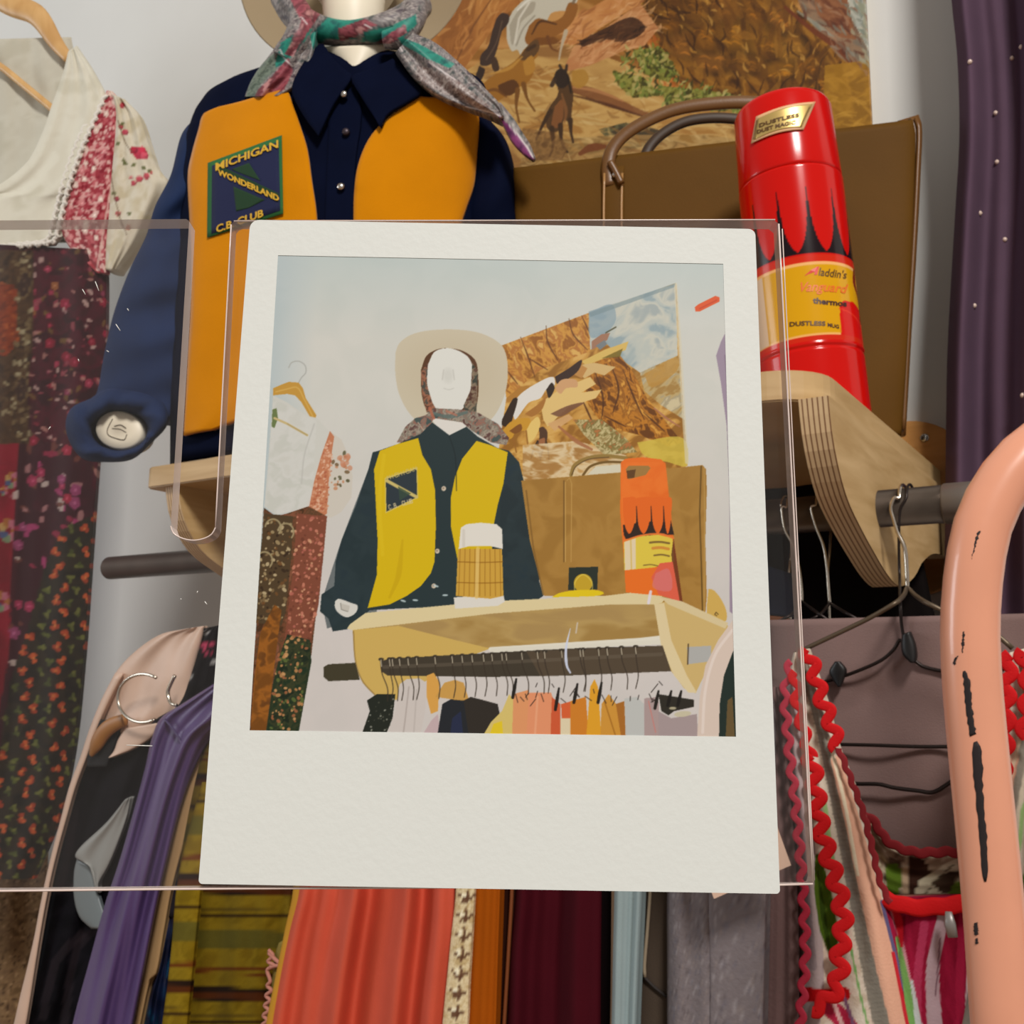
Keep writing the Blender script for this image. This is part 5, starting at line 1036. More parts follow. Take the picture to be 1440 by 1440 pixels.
def left_dress():
    DF = Frame(dep(110, 500, 1.98), 22)
    root = thing('patchwork_dress', 'long dress with cream bodice, flowered puff sleeve and dark patchwork skirt', 'dress', DF.at(60, 1240))
    K = Canvas(-260, -60, 260, 1300, (206, 202, 184), 1.5)
    K.mottle([(-260, -60), (260, -60), (260, 400), (-260, 400)], [(196, 192, 172), (212, 208, 192), (204, 200, 182)], 24, 2, .8)
    def sec(P, c): K.poly(P, c)
    # skirt fields
    sec([(-260, 330), (260, 330), (260, 1300), (-260, 1300)], (54, 10, 22))
    bg = [(38, 345), (160, 330), (160, 700), (130, 790), (60, 800), (44, 640)]; sec(bg, (62, 8, 24)); K.mottle(bg, [(48, 6, 18), (78, 10, 30), (60, 12, 22)], 16, 3)
    flowers(K, bg, 46, [(150, 26, 56), (160, 50, 76), (140, 22, 48), (130, 46, 72), (150, 90, 50)], (2.5, 7), 4); K.dabs(bg, 230, [(170, 120, 110), (150, 70, 80), (110, 80, 40), (190, 160, 150), (130, 30, 50)], (1.2, 3.4), 5, (1, 2.4))
    br = [(-260, 350), (46, 352), (46, 470), (40, 560), (42, 625), (-260, 625)]; sec(br, (62, 42, 24)); K.mottle(br, [(48, 30, 16), (84, 58, 34), (66, 44, 26)], 10, 6)
    K.mottle([(-260, 400), (22, 400), (26, 480), (10, 500), (-260, 490)], [(120, 48, 16), (146, 60, 24), (104, 40, 16)], 5, 7); K.dabs([(0, 392), (24, 410), (26, 480), (0, 492)], 40, [(172, 84, 36), (110, 44, 20)], (1, 2.4), 8)
    g = random.Random(3)
    for k in range(95):
        x = g.choice([g.uniform(16, 44), g.uniform(-10, 44), g.uniform(32, 46)]); y = g.uniform(356, 620)
        if 400 < y < 490 and x < 22: continue
        K.ell(x, y, g.uniform(1.6, 4.6), g.uniform(2, 5), g.choice([(150, 136, 104), (176, 164, 130), (124, 104, 72), (96, 74, 48)]), g.uniform(0, 3), .9)
    for (x, y) in ((34, 400), (30, 548)): K.ell(x, y, 10, 20, (74, 52, 34), .15); K.ell(x, y, 10.5, 21, (140, 116, 76), .15, .5); K.ell(x, y, 8, 17, (58, 36, 28), .15); K.line([(x-4, y-10), (x+3, y), (x-2, y+10)], 2, (110, 84, 60), .8, 8)
    rd = [(-260, 626), (26, 624), (24, 800), (8, 950), (-4, 1010), (-260, 1010)]; sec(rd, (132, 10, 34)); K.mottle(rd, [(118, 8, 28), (146, 12, 40)], 30, 9)
    for x, y, s_ in ((17, 675, 9), (12, 746, 13), (2, 846, 11), (6, 690, 5)):
        for j in range(7): a = j*.9; K.ell(x+s_*.7*math.cos(a), y+s_*.9*math.sin(a), s_*.5, s_*.5, [(170, 110, 50), (190, 110, 130), (120, 150, 110), (70, 90, 130), (190, 160, 90)][j % 5], a, .9)
    md = [(24, 640), (60, 620), (130, 640), (130, 790), (60, 900), (20, 960), (10, 960)]; K.poly(md, (56, 10, 24), .9); K.dabs(md, 55, [(170, 120, 120), (196, 180, 170), (150, 40, 70), (110, 60, 50), (170, 60, 110)], (2, 5), 12, (1, 2.2)); flowers(K, md, 14, [(160, 44, 80), (150, 64, 106), (164, 36, 62)], (4, 8), 13)
    bk = [(150, 715), (86, 745), (62, 800), (40, 880), (14, 960), (0, 1050), (-260, 1060), (-260, 1300), (260, 1300), (260, 715)]; sec(bk, (36, 28, 18)); K.mottle(bk, [(26, 20, 14), (46, 36, 22), (34, 28, 20)], 24, 14)
    for i in range(-2, 9):
        for j in range(0, 34):
            x = i*22+(j % 2)*11+g.uniform(-4, 4); y = 725+j*17+g.uniform(-4, 4)
            if not K.mask(np.array(bk, float), np.array([[x]]), np.array([[y]]))[0, 0]: continue
            if (i+j) % 2 == 0:
                for q in range(3): a = q*2.1+g.uniform(0, 2); K.ell(x+3.4*math.cos(a), y+4.4*math.sin(a), 3.4, 3.8, g.choice([(176, 70, 34), (196, 88, 44), (160, 60, 30)]), a)
                K.ell(x, y, 1.6, 1.8, (210, 130, 70))
            else:
                for q in range(3): a = q*2.1+g.uniform(0, 2); K.ell(x+3*math.cos(a), y+3.6*math.sin(a), 3.6, 2.6, g.choice([(92, 98, 40), (110, 112, 52), (74, 80, 34)]), a, .95)
    # bodice trims (canvas used by bodice / sleeve / band)
    K2 = Canvas(-260, -60, 260, 420, (208, 203, 186), 2.)
    K2.mottle([(-260, -60), (260, -60), (260, 420), (-260, 420)], [(198, 193, 174), (214, 210, 194), (206, 201, 184)], 26, 22, .8)
    band = [(150, 126), (168, 140), (176, 160), (166, 240), (160, 300), (158, 384), (118, 372), (84, 326), (98, 270), (118, 210)]
    KB = Canvas(60, 110, 260, 420, (150, 50, 60), 3); KB.dabs([(60, 110), (260, 110), (260, 420), (60, 420)], 3600, [(206, 150, 146), (214, 176, 168), (180, 90, 96), (126, 26, 40)], (1, 3), 31)
    flowers(KB, [(60, 110), (260, 110), (260, 420), (60, 420)], 160, [(214, 190, 178), (200, 130, 130)], (3, 4.6), 32)
    for x0, x1 in ((160, 136), (168, 148)): KB.line([(x0, 240), (x1, 380)], 3, (206, 170, 160), .8)
    KS = Canvas(100, 110, 260, 420, (200, 190, 168), 3); KS.mottle([(100, 110), (260, 110), (260, 420), (100, 420)], [(190, 178, 150), (210, 202, 184), (202, 192, 170)], 20, 33, .8)
    for x, y, r_, c in ((197, 215, 10, (186, 50, 74)), (188, 211, 6, (160, 40, 60)), (203, 219, 6, (196, 80, 98)), (176, 186, 5, (176, 70, 84)), (170, 178, 4, (160, 60, 70)), (172, 148, 4, (170, 60, 70)), (206, 248, 5, (180, 80, 88)), (196, 252, 5, (176, 74, 84)), (188, 258, 4, (170, 66, 78)), (184, 250, 3, (190, 110, 110)), (212, 242, 3, (180, 90, 90)), (166, 300, 4, (170, 90, 90)), (180, 320, 4, (160, 100, 80)), (164, 280, 4, (140, 60, 70))):
        for j in range(6): a = j*1.05; KS.ell(x+r_*.5*math.cos(a), y+r_*.5*math.sin(a), r_*.5, r_*.5, tuple(int(v*(.85+.05*j)) for v in c), a)
    for x, y in ((188, 232), (202, 236), (210, 240), (172, 174), (166, 202), (174, 226), (150, 240), (156, 242), (160, 272), (182, 300), (176, 230)): KS.ell(x, y, 3.4, 2.4, (96, 100, 60), x, .9)
    for P in [[(166, 170), (176, 200), (186, 214)], [(150, 200), (160, 270), (172, 320)], [(166, 300), (178, 330)]]: KS.line(P, 1.6, (110, 90, 70), .8, 12)
    m = cloth_print
    fo = lambda a, k, w: (lambda s, v: a*np.sin(s*k+v*w)+a*.5*np.sin(s*k*2.3-v*w))
    pad('skirt', [(-250, 330, 150, 352), (-252, 420, 151, 420), (-255, 520, 148, 540), (-260, 640, 138, 660), (-262, 760, 130, 770), (-266, 900, 119, 920), (-270, 1040, 104, 1060), (-272, 1150, 80, 1160), (-274, 1240, 48, 1236)], DF, .03, m, root, 150, 420, .5, fo(.008, 22, .8), lambda a, b: K(a, b, .68))
    pad('back_panel', [(-190, 60, 100, 52), (-195, 120, 110, 120), (-200, 250, 110, 250), (-200, 340, 110, 340)], DF, .008, m, root, 60, 90, .5, fo(.003, 30, 1), lambda a, b: K2(a, b, .82), t0=-.02)
    pad('bodice', [(96, 72, 108, 64), (88, 104, 134, 104), (72, 150, 152, 146), (58, 190, 146, 190), (34, 232, 134, 232), (-20, 268, 122, 268), (-100, 276, 110, 290), (-110, 300, 100, 318), (-110, 346, 78, 344)], DF, .014, m, root, 70, 120, .5, fo(.003, 10, 3), lambda a, b: K2(a, b, 1.), t0=.014)
    pad('bodice', [(-296, 72, -284, 64), (-330, 150, -262, 150), (-330, 232, -236, 232), (-310, 268, -190, 268), (-300, 346, -100, 346)], DF, .014, m, root, 30, 50, .5, None, lambda a, b: K2(a, b, 1.), t0=.012)
    lace = mat('white_lace', (222, 216, 206), rough=.95, bump=.6, bscale=260)
    lp = rs(np.array([(150, 134), (134, 170), (112, 220), (96, 270), (84, 318), (76, 340), (40, 346), (0, 350), (-60, 352)], float), 150)
    j = np.arange(150); wob = lp+np.stack([3*np.sin(j*1.3), 2.6*np.cos(j*1.3)], 1)
    tube('lace_edging', np.array([DF.at(x, y, .031) for x, y in wob]), .0042, lace, root, 7)
    tube('lace_edging', np.array([DF.at(x-9, y-2, .029) for x, y in wob[20:]]), .0036, lace, root, 7)
    pad('flowered_band', [(150, 127, 158, 128), (140, 150, 172, 146), (126, 186, 168, 180), (112, 226, 164, 224), (98, 272, 160, 276), (86, 322, 156, 326), (104, 356, 154, 358), (136, 384, 152, 384)], DF, .012, m, root, 50, 110, .4, fo(.002, 9, 2), lambda a, b: KB(a, b, 1.), t0=.018)
    pad('puff_sleeve', [(158, 132, 176, 140), (162, 160, 196, 162), (160, 200, 211, 204), (156, 240, 222, 236), (154, 262, 236, 258), (152, 300, 216, 304), (148, 340, 194, 344), (146, 378, 166, 380)], DF, .035, m, root, 50, 100, .6, fo(.005, 9, 3), lambda a, b: KS(a, b, 1.), t0=.008)
    # wooden hanger
    hw = wood('hanger_beech', (196, 150, 92), (216, 174, 116), 5, (6, 6, 2), .42)
    hg = thing('wooden_hanger', 'pale wooden coat hanger holding the cream flowered dress at top left', 'hanger', DF.at(-92, -20))
    sh = rs(np.array([(-300, 96, 14), (-262, 60, 22), (-200, 8, 30), (-150, -16, 30), (-92, -26, 34), (-30, -16, 34), (20, 8, 36), (52, 22, 32), (80, 62, 22), (98, 84, 14)], float), 70)
    W = np.array([DF.at(x, y, .004) for x, y, r in sh]); R_ = sh[:, 2]/2/F*1.98*1.0
    tube('shoulder_bar', W, R_, hw, hg, 16, flat=.55, flatdir=DF.n)
    tube('cross_bar', np.array([DF.at(x, y, .004) for x, y in ((-270, 80), (-92, 60), (0, 92), (92, 168))]), .0075, hw, hg, 12, n=30, smooth=False)
    hook = [(-92, -40), (-92, -80), (-70, -100), (-62, -130), (-86, -160), (-120, -156), (-134, -130)]
    tube('hook', np.array([DF.at(x, y, .004) for x, y in hook]), .002, mat('grey_wire', (150, 148, 142), rough=.3, metal=1), hg, 8, n=40)
left_dress()
def tweed_cloth():
    LF = Frame(dep(20, 1300, 2.06), 22)
    K = Canvas(-220, 1130, 120, 1760, (108, 84, 58), 1.6); al = [(-220, 1130), (120, 1130), (120, 1760), (-220, 1760)]
    K.mottle(al, [(92, 70, 46), (126, 100, 70), (108, 84, 60)], 8, 5); K.dabs(al, 4200, [(58, 42, 28), (150, 122, 90), (74, 54, 36)], (.7, 1.9), 6)
    t = thing('tweed_skirt', 'speckled tan tweed skirt hanging below the dark hem at lower left', 'skirt', LF.at(-20, 1740))
    pad('skirt_panel', [(-200, 1140, 66, 1140), (-205, 1300, 66, 1300), (-210, 1440, 60, 1440), (-215, 1740, 56, 1740)], LF, .016, cloth_print, t, 100, 200, .5, lambda s, v: .006*np.sin(s*26), lambda a, b: K(a, b, 1.), t0=-.03)
tweed_cloth()
# ------------------------------------------------------------------ clothes on the rail
HOOKS = []
RG = 'clothes hanging on the steel rail'
def mkc(name, rgb, **k):
    d = dict(rough=.85, spec=.08, bump=.25, bscale=800, vary=.06, vscale=20); d.update(k); return mat(name, rgb, **d)
def fo(a, k, w=0., ph=0.): return lambda s, v: a*np.sin(s*k+v*w+ph)+a*.45*np.sin(s*k*2.2-v*w*1.3+ph*2)
def railhook(x, ytop=None, parent=None, m=None, r=.0016, drop=.09, nm='hook', dy=0.):
    """wire hook over the rail at world x"""
    a = np.linspace(math.radians(200), math.radians(-20), 16); R0 = RR+r+.0005
    P = [(x, RY-R0*math.cos(t)*-1, RZ+R0*math.sin(t)) for t in a]
    P = [(x, RY+R0*math.cos(t), RZ+R0*math.sin(t)) for t in a]
    P += [(x+.002, RY-R0*.2+R0, RZ-.03), (x, RY+.004+dy*.5, RZ-.05), (x, RY+dy, RZ-drop)]
    # short open end at the front, long end at the back running down
    return P
wire = mat('bright_wire', (200, 190, 176), rough=.22, metal=1); dwire = mat('dark_wire', (44, 36, 34), rough=.4, metal=.7)
def garment(name, label, cat, rows, y, th, m, folds=None, col=None, nu=40, nv=60, p=.45, part='body', base=None, sm=True):
    fr = YF(y); cx = (rows[-1][0]+rows[-1][2])/2; b = fr.at(cx, rows[-1][1])
    t = thing(name, label, cat, b, RG)
    if 985 <= rows[0][1] <= 1066 and name not in ('leather_jacket', 'spotted_blouse'):   # sloping shoulder at the hidden top, carried by a hanger
        a0, b0_, c0, d0 = rows[0]; m0 = (a0+c0)/2; h0 = (c0-a0)/2
        rows = [(m0-h0*.3, b0_-44, m0+h0*.3, d0-44), (m0-h0*.8, b0_-18, m0+h0*.8, d0-18)]+list(rows); HOOKS.append((fr.at(m0, b0_-40), y))
    o = pad(part, rows, fr, th, m, t, nu, nv, p, folds, col, smooth=sm)
    return t, fr
# -- black spotted blouse with cream lining
def black_blouse():
    K = Canvas(-20, 850, 380, 1720, (16, 15, 20), 1.6); al = [(-20, 850), (380, 850), (380, 1720), (-20, 1720)]
    K.mottle(al, [(7, 6, 9), (18, 16, 21), (10, 9, 13)], 26, 2)
    for x, y, r in ((259, 891, 3.6), (274, 914, 5.6), (251, 929, 4.6), (266, 953, 4), (245, 966, 4), (290, 890, 4), (300, 930, 4)): K.ell(x, y, r, r, (186, 184, 180), 0, .85, .5)
    K.dabs([(283, 906), (306, 898), (304, 920), (288, 924)], 9, [(150, 40, 70), (176, 60, 90)], (2, 4), 4)
    for P in [[(105, 1140), (95, 1200), (82, 1250)], [(150, 1300), (110, 1330), (90, 1440)], [(120, 1310), (80, 1350), (60, 1430)]]: K.line(P, 12, (44, 36, 40), .6, 14)
    rows = [(286, 884, 322, 876), (262, 900, 330, 896), (240, 940, 332, 930), (210, 990, 320, 990), (165, 1010, 300, 1020), (130, 1050, 280, 1060), (104, 1110, 250, 1130), (82, 1190, 230, 1200), (60, 1270, 200, 1300), (42, 1360, 170, 1400), (22, 1440, 150, 1460), (-28, 1640, 120, 1640)]
    t, fr = garment('spotted_blouse', 'black white-spotted blouse lined in cream at the left end of the rail', 'blouse', rows, -.50, .02, mkc('black_print', (0, 0, 0), attr=True, spec=.05), fo(.004, 16, 5), lambda a, b: K(a, b, 1.), 60, 120)
    cr = mat('cream_satin', (206, 176, 156), rough=.45, spec=.35, bump=.15, bscale=300, vary=.06, vscale=16)
    # open front edge: a rolled cream band following the garment down
    fb = YF(-.512)
    pad('lining', [(262, 884, 288, 880), (226, 892, 284, 900), (190, 916, 276, 930), (164, 944, 268, 962), (150, 974, 260, 1000), (136, 1004, 216, 1030), (126, 1034, 150, 1040), (118, 1060, 126, 1062)], fb, .010, cr, t, 30, 60, .5, fo(.003, 8, 4))
    q = rs(np.array([(168, 946, 10), (148, 985, 10), (133, 1020, 9), (120, 1058, 8), (104, 1100, 8), (90, 1150, 7), (74, 1210, 6.5), (62, 1265, 6.5), (50, 1330, 7.5), (38, 1390, 12), (26, 1450, 15), (0, 1560, 16)], float), 60)
    pad('lining_edge', [(x-r*.6, y, x+r*.6, y+1) for x, y, r in q[::4]], YF(-.524), .007, cr, t, 12, 60, .6)
    pad('lining', [(176, 1024, 226, 1016), (166, 1040, 214, 1036), (160, 1056, 186, 1054), (152, 1066, 160, 1064)], YF(-.53), .006, cr, t, 16, 20, .5)
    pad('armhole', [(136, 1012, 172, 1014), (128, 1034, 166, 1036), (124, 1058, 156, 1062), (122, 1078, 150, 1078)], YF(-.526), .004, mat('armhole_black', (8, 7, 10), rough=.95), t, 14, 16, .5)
    st = mat('grey_satin', (140, 140, 136), rough=.38, spec=.4, bump=.1, bscale=200)
    pad('revers', [(176, 1124, 184, 1120), (150, 1156, 178, 1150), (112, 1192, 160, 1200), (106, 1206, 150, 1222), (124, 1216, 140, 1240), (134, 1250, 138, 1256)], YF(-.535), .008, st, t, 20, 30, .5, fo(.002, 6, 2))
    pad('revers', [(108, 1208, 126, 1218), (104, 1226, 132, 1230), (104, 1262, 140, 1262), (112, 1290, 148, 1290), (128, 1306, 148, 1306)], YF(-.53), .007, mat('grey_satin_under', (112, 120, 122), rough=.4, spec=.4), t, 16, 24, .5)
    h = thing('wooden_hanger', 'tan wooden hanger end showing through the black armhole', 'hanger', YF(-.535).at(140, 1060))
    tube('shoulder_bar', np.array([YF(-.536).at(x, y) for x, y in ((128, 1062), (136, 1046), (146, 1030), (158, 1020), (176, 1012))]), [.004, .011, .012, .0105, .008], mat('tan_wood', (150, 98, 40), rough=.5), h, 14, n=30, flat=.6, flatdir=(0, -1, 0))
    rg = thing('hanger_ring', 'shiny steel ring hook resting on the cream lining at the left of the rail', 'hook', YF(-.55).at(200, 1010))
    a = np.linspace(math.radians(-58), math.radians(-298), 40)
    tube('ring_wire', np.array([YF(-.552).at(201+35*math.cos(t_), 982+34*math.sin(-t_)*-1) for t_ in a]), .0021, wire, rg, 10)
    tube('ring_end', np.array([YF(-.548).at(x, y) for x, y in ((246, 950), (240, 962), (236, 974), (240, 988), (248, 992))]), .0024, wire, rg, 10, n=20)
black_blouse()
# -- purple leather
t, fr = garment('leather_jacket', 'purple leather jacket on the rail beside the black spotted blouse', 'jacket',
    [(300, 962, 360, 958), (256, 990, 350, 985), (226, 1010, 340, 1010), (213, 1040, 300, 1035), (204, 1080, 274, 1080), (188, 1140, 256, 1130), (168, 1210, 238, 1200), (148, 1270, 222, 1270), (126, 1350, 206, 1350), (102, 1440, 188, 1440), (60, 1640, 150, 1640)], -.555, .028, mat('purple_leather', (82, 62, 108), rough=.42, spec=.45, bump=.15, bscale=300, vary=.1, vscale=14), fo(.006, 11, 4, .5), None, 60, 120, part='sleeve')
tube('shoulder_seam', np.array([YF(-.555).at(x, y, .03) for x, y in ((232, 1012), (244, 1026), (254, 1044), (258, 1062))]), .0016, mat('purple_seam', (60, 44, 84), rough=.5), t, 6, n=20)
pad('dark_strip', [(276, 1040, 296, 1030), (262, 1100, 286, 1090), (248, 1170, 272, 1170), (232, 1240, 262, 1240), (220, 1290, 250, 1290)], YF(-.535), .01, mat('dark_purple_strip', (22, 16, 30), rough=.8), t, 16, 30)  # narrow dark strip at the right of the purple sleeve
# -- beige and teal
t, fr = garment('beige_coat', 'narrow beige coat edge squeezed between the purple leather and teal satin', 'coat', [(262, 1060, 292, 1050), (240, 1150, 268, 1150), (222, 1250, 242, 1250), (212, 1310, 231, 1310), (200, 1370, 220, 1370), (194, 1400, 212, 1376), (180, 1480, 190, 1480)], -.548, .008, mkc('beige_wool', (176, 142, 100)), None, None, 16, 50, part='front_edge')
K_t = Canvas(150, 1230, 270, 1720, (14, 22, 46), 2); K_t.mottle([(150, 1230), (270, 1230), (270, 1720), (150, 1720)], [(8, 14, 34), (16, 26, 54), (10, 60, 84), (12, 20, 44)], 22, 6, 1, 1.2, 2)  # teal sheen of the satin painted in as streaks on navy
garment('teal_satin_dress', 'dark teal-blue satin dress showing beside the striped yellow jacket', 'dress', [(236, 1060, 290, 1060), (232, 1240, 262, 1240), (226, 1300, 254, 1300), (214, 1360, 242, 1360), (198, 1400, 238, 1400), (190, 1440, 234, 1440), (170, 1640, 220, 1640)], -.525, .014, mat('satin_painted_sheen', attr=True, rough=.35, spec=.5), fo(.005, 9, 8), lambda a, b: K_t(a, b, 1.3), 40, 80, part='front')
# -- striped yellow jacket
def striped():
    K = Canvas(200, 1000, 440, 1720, (126, 102, 20), 2); al = [(200, 1000), (440, 1000), (440, 1720), (200, 1720)]
    K.mottle(al, [(116, 94, 14), (138, 114, 24), (122, 98, 18)], 20, 3)
    per = 150
    for b in range(1000, 1720, per):
        o = b-1240 % per
        for y, h, c, al_ in ((8, 10, (86, 42, 14), .9), (44, 5, (44, 26, 12), .9), (36, 3, (84, 66, 20), .7), (78, 26, (86, 82, 34), .75), (119, 3, (96, 40, 14), .9), (126, 3, (96, 40, 14), .9), (0, 0, (0, 0, 0), 0)):
            if h: K.line([(200, 1240+((b-1240)//per)*per+y), (440, 1240+((b-1240)//per)*per+y+6)], h, c, al_)
        K.line([(200, 1240+((b-1240)//per)*per+155), (440, 1240+((b-1240)//per)*per+161)], 19, (34, 20, 14), .97)
    m = mkc('striped_wool', (0, 0, 0), attr=True, bump=.4)
    t, fr = garment('striped_jacket', 'mustard yellow and brown horizontally striped wool jacket on the rail', 'jacket', [(300, 1010, 400, 990), (282, 1060, 410, 1060), (262, 1150, 412, 1150), (250, 1230, 412, 1230), (244, 1290, 408, 1290), (240, 1350, 400, 1350), (236, 1440, 392, 1440), (226, 1640, 380, 1640)], -.545, .016, m, fo(.005, 12, .6), lambda a, b: K(a, b, .68), 50, 160)  # body colour scaled darker as shade; the front edge keeps full colour
    pad('front_edge', [(284, 1100, 300, 1100), (262, 1180, 292, 1180), (248, 1250, 283, 1250), (242, 1320, 276, 1320), (236, 1380, 270, 1380), (228, 1440, 264, 1440), (210, 1640, 246, 1640)], YF(-.562), .010, m, t, 20, 120, .45, None, lambda a, b: K(a, b+9, 1.0))
striped()
# -- coral dress with gold edging and braid
t, fr = garment('coral_dress', 'coral orange pleated dress edged in gold at lower centre of the rail', 'dress', [(430, 1000, 640, 985), (428, 1100, 646, 1100), (418, 1250, 642, 1250), (404, 1310, 640, 1310), (392, 1370, 634, 1370), (380, 1440, 628, 1440), (350, 1640, 612, 1640)], -.56, .026, mkc('coral_silk', (200, 82, 58), rough=.6, spec=.3), lambda s, v: .010*np.sin(s*21+v*.6)+.006*np.sin(s*37-v*.8+1)+.004*np.sin(s*9), None, 120, 80, part='skirt')
gd_ = mkc('gold_edging', (190, 138, 46), rough=.5)
pad('gold_edging', [(424, 1000, 436, 1000), (412, 1250, 428, 1250), (400, 1310, 412, 1310), (388, 1370, 398, 1370), (374, 1440, 386, 1440), (340, 1640, 352, 1640)], YF(-.58), .005, gd_, t, 12, 60)
br = mat('pink_braid', (176, 116, 100), rough=.8, bump=.5, bscale=300)
zz = [(378, 1336), (384, 1344), (377, 1352), (386, 1358), (376, 1364), (380, 1380)]+[(380-.13*(y-1380)+(3.4 if i % 2 else -3.4), y) for i, y in enumerate(range(1386, 1500, 7))]
tube('braid', np.array([YF(-.575).at(x, y) for x, y in zz]), .0020, br, t, 7, n=160)
tube('braid', np.array([YF(-.575).at(x, y) for x, y in ((378, 1340), (388, 1350), (396, 1356))]), .0022, br, t, 7, n=14); tube('braid', np.array([YF(-.575).at(x, y) for x, y in ((380, 1360), (390, 1358), (398, 1359))]), .0022, br, t, 7, n=14)
pad('olive_panel', [(392, 1326, 402, 1320), (386, 1345, 398, 1345), (384, 1368, 392, 1368), (380, 1400, 388, 1396), (372, 1440, 380, 1440)], YF(-.568), .004, mkc('olive_cloth', (128, 112, 56)), t, 10, 20)
# -- brocade vest, rust coat, brown coat, burgundy, pale blue, grey-brown, grey knit
def brocade():
    K = Canvas(600, 980, 690, 1720, (206, 186, 144), 3); al = [(600, 980), (690, 980), (690, 1720), (600, 1720)]
    K.mottle(al, [(190, 166, 120), (222, 206, 168), (206, 186, 144)], 5, 4)
    for i, y in enumerate(range(990, 1720, 27)):
        x = 658-(y-1250)*.085
        for P in [[(x-12, y-2), (x, y+4), (x+9, y)], [(x, y-8), (x+1, y+4), (x-2, y+10)], [(x-7, y+7), (x+5, y+3)]]: K.line(P, 4, (96, 64, 46), .9, 6)
        K.ell(x-5, y-2, 3.4, 3.4, (244, 236, 206))
    t, fr = garment('brocade_vest', 'narrow cream and gold brocade edge between the coral and rust garments', 'vest', [(644, 1000, 674, 1000), (641, 1250, 668, 1250), (634, 1320, 664, 1320), (628, 1380, 660, 1380), (622, 1440, 658, 1440), (605, 1640, 640, 1640)], -.585, .007, mkc('brocade', (0, 0, 0), attr=True, rough=.55, bump=.6, bscale=350), None, lambda a, b: K(a, b, 1.05), 26, 150, part='front_edge')
brocade()
t, fr = garment('rust_coat', 'rust orange wool coat hanging between brocade and dark brown', 'coat', [(664, 1000, 712, 1000), (664, 1250, 704, 1250), (660, 1340, 701, 1340), (654, 1440, 698, 1440), (640, 1640, 690, 1640)], -.568, .014, mkc('rust_wool', (160, 78, 8)), fo(.003, 6), None, 24, 50, part='front')
t, fr = garment('dark_brown_coat', 'almost black brown coat with tan piping next to the rust coat', 'coat', [(700, 1000, 734, 1000), (696, 1250, 730, 1250), (694, 1340, 722, 1340), (690, 1440, 716, 1440), (680, 1640, 706, 1640)], -.55, .010, mkc('dark_brown', (44, 20, 12)), None, None, 18, 40, part='front')
tube('piping', np.array([YF(-.566).at(x, y) for x, y in ((724, 1100), (720, 1250), (715, 1340), (709, 1440), (698, 1640))]), .0018, mat('tan_piping', (120, 62, 24), rough=.6), t, 8, n=30)
t, fr = garment('burgundy_dress', 'deep burgundy velvet dress under the middle of the instant photograph', 'dress', [(722, 1000, 862, 990), (724, 1250, 862, 1250), (716, 1340, 862, 1340), (712, 1440, 862, 1440), (700, 1640, 862, 1640)], -.535, .03, mkc('burgundy_velvet', (66, 8, 20), spec=.1), lambda s, v: .012*np.sin(s*9+1.2)+.004*np.sin(s*23), None, 60, 50, part='skirt')
t, fr = garment('black_strip', 'black strip between the burgundy dress and pale blue robe', 'coat', [(806, 1000, 868, 1000), (806, 1250, 866, 1250), (808, 1440, 864, 1440), (808, 1640, 864, 1640)], -.555, .012, mkc('black_strip_cloth', (14, 6, 8)), None, None, 24, 40, part='front')  # narrow black strip at the right side of the burgundy
t, fr = garment('pale_blue_robe', 'pale grey-blue robe edge hanging beside the black strip', 'robe', [(866, 1000, 910, 1000), (864, 1250, 904, 1250), (862, 1340, 900, 1340), (860, 1440, 896, 1440), (856, 1640, 890, 1640)], -.585, .014, mkc('pale_blue_cloth', (142, 158, 160)), fo(.003, 8, .3), None, 30, 50, part='front_edge')
pad('beige_facing', [(862, 1000, 874, 1000), (860, 1250, 870, 1250), (858, 1440, 867, 1440), (852, 1640, 862, 1640)], YF(-.58), .006, mkc('beige_facing_cloth', (132, 108, 86)), t, 12, 30)
t, fr = garment('taupe_cardigan', 'taupe brown cardigan with pale piped edge beside the pale blue robe', 'cardigan', [(900, 1000, 950, 1000), (900, 1250, 948, 1250), (898, 1340, 944, 1340), (892, 1440, 944, 1440), (888, 1640, 940, 1640)], -.56, .010, mkc('taupe_knit', (78, 66, 56)), None, None, 24, 40, part='front')
tube('piped_edge', np.array([YF(-.572).at(x, y) for x, y in ((918, 1160), (914, 1255), (910, 1310), (906, 1360), (907, 1374))]), .0016, mat('pale_piping', (150, 134, 112), rough=.6), t, 7, n=30); tube('pocket_seam', np.array([YF(-.572).at(x, y) for x, y in ((906, 1374), (920, 1388), (938, 1402))]), .0013, mat('dark_seam', (40, 32, 28), rough=.8), t, 7, n=16)
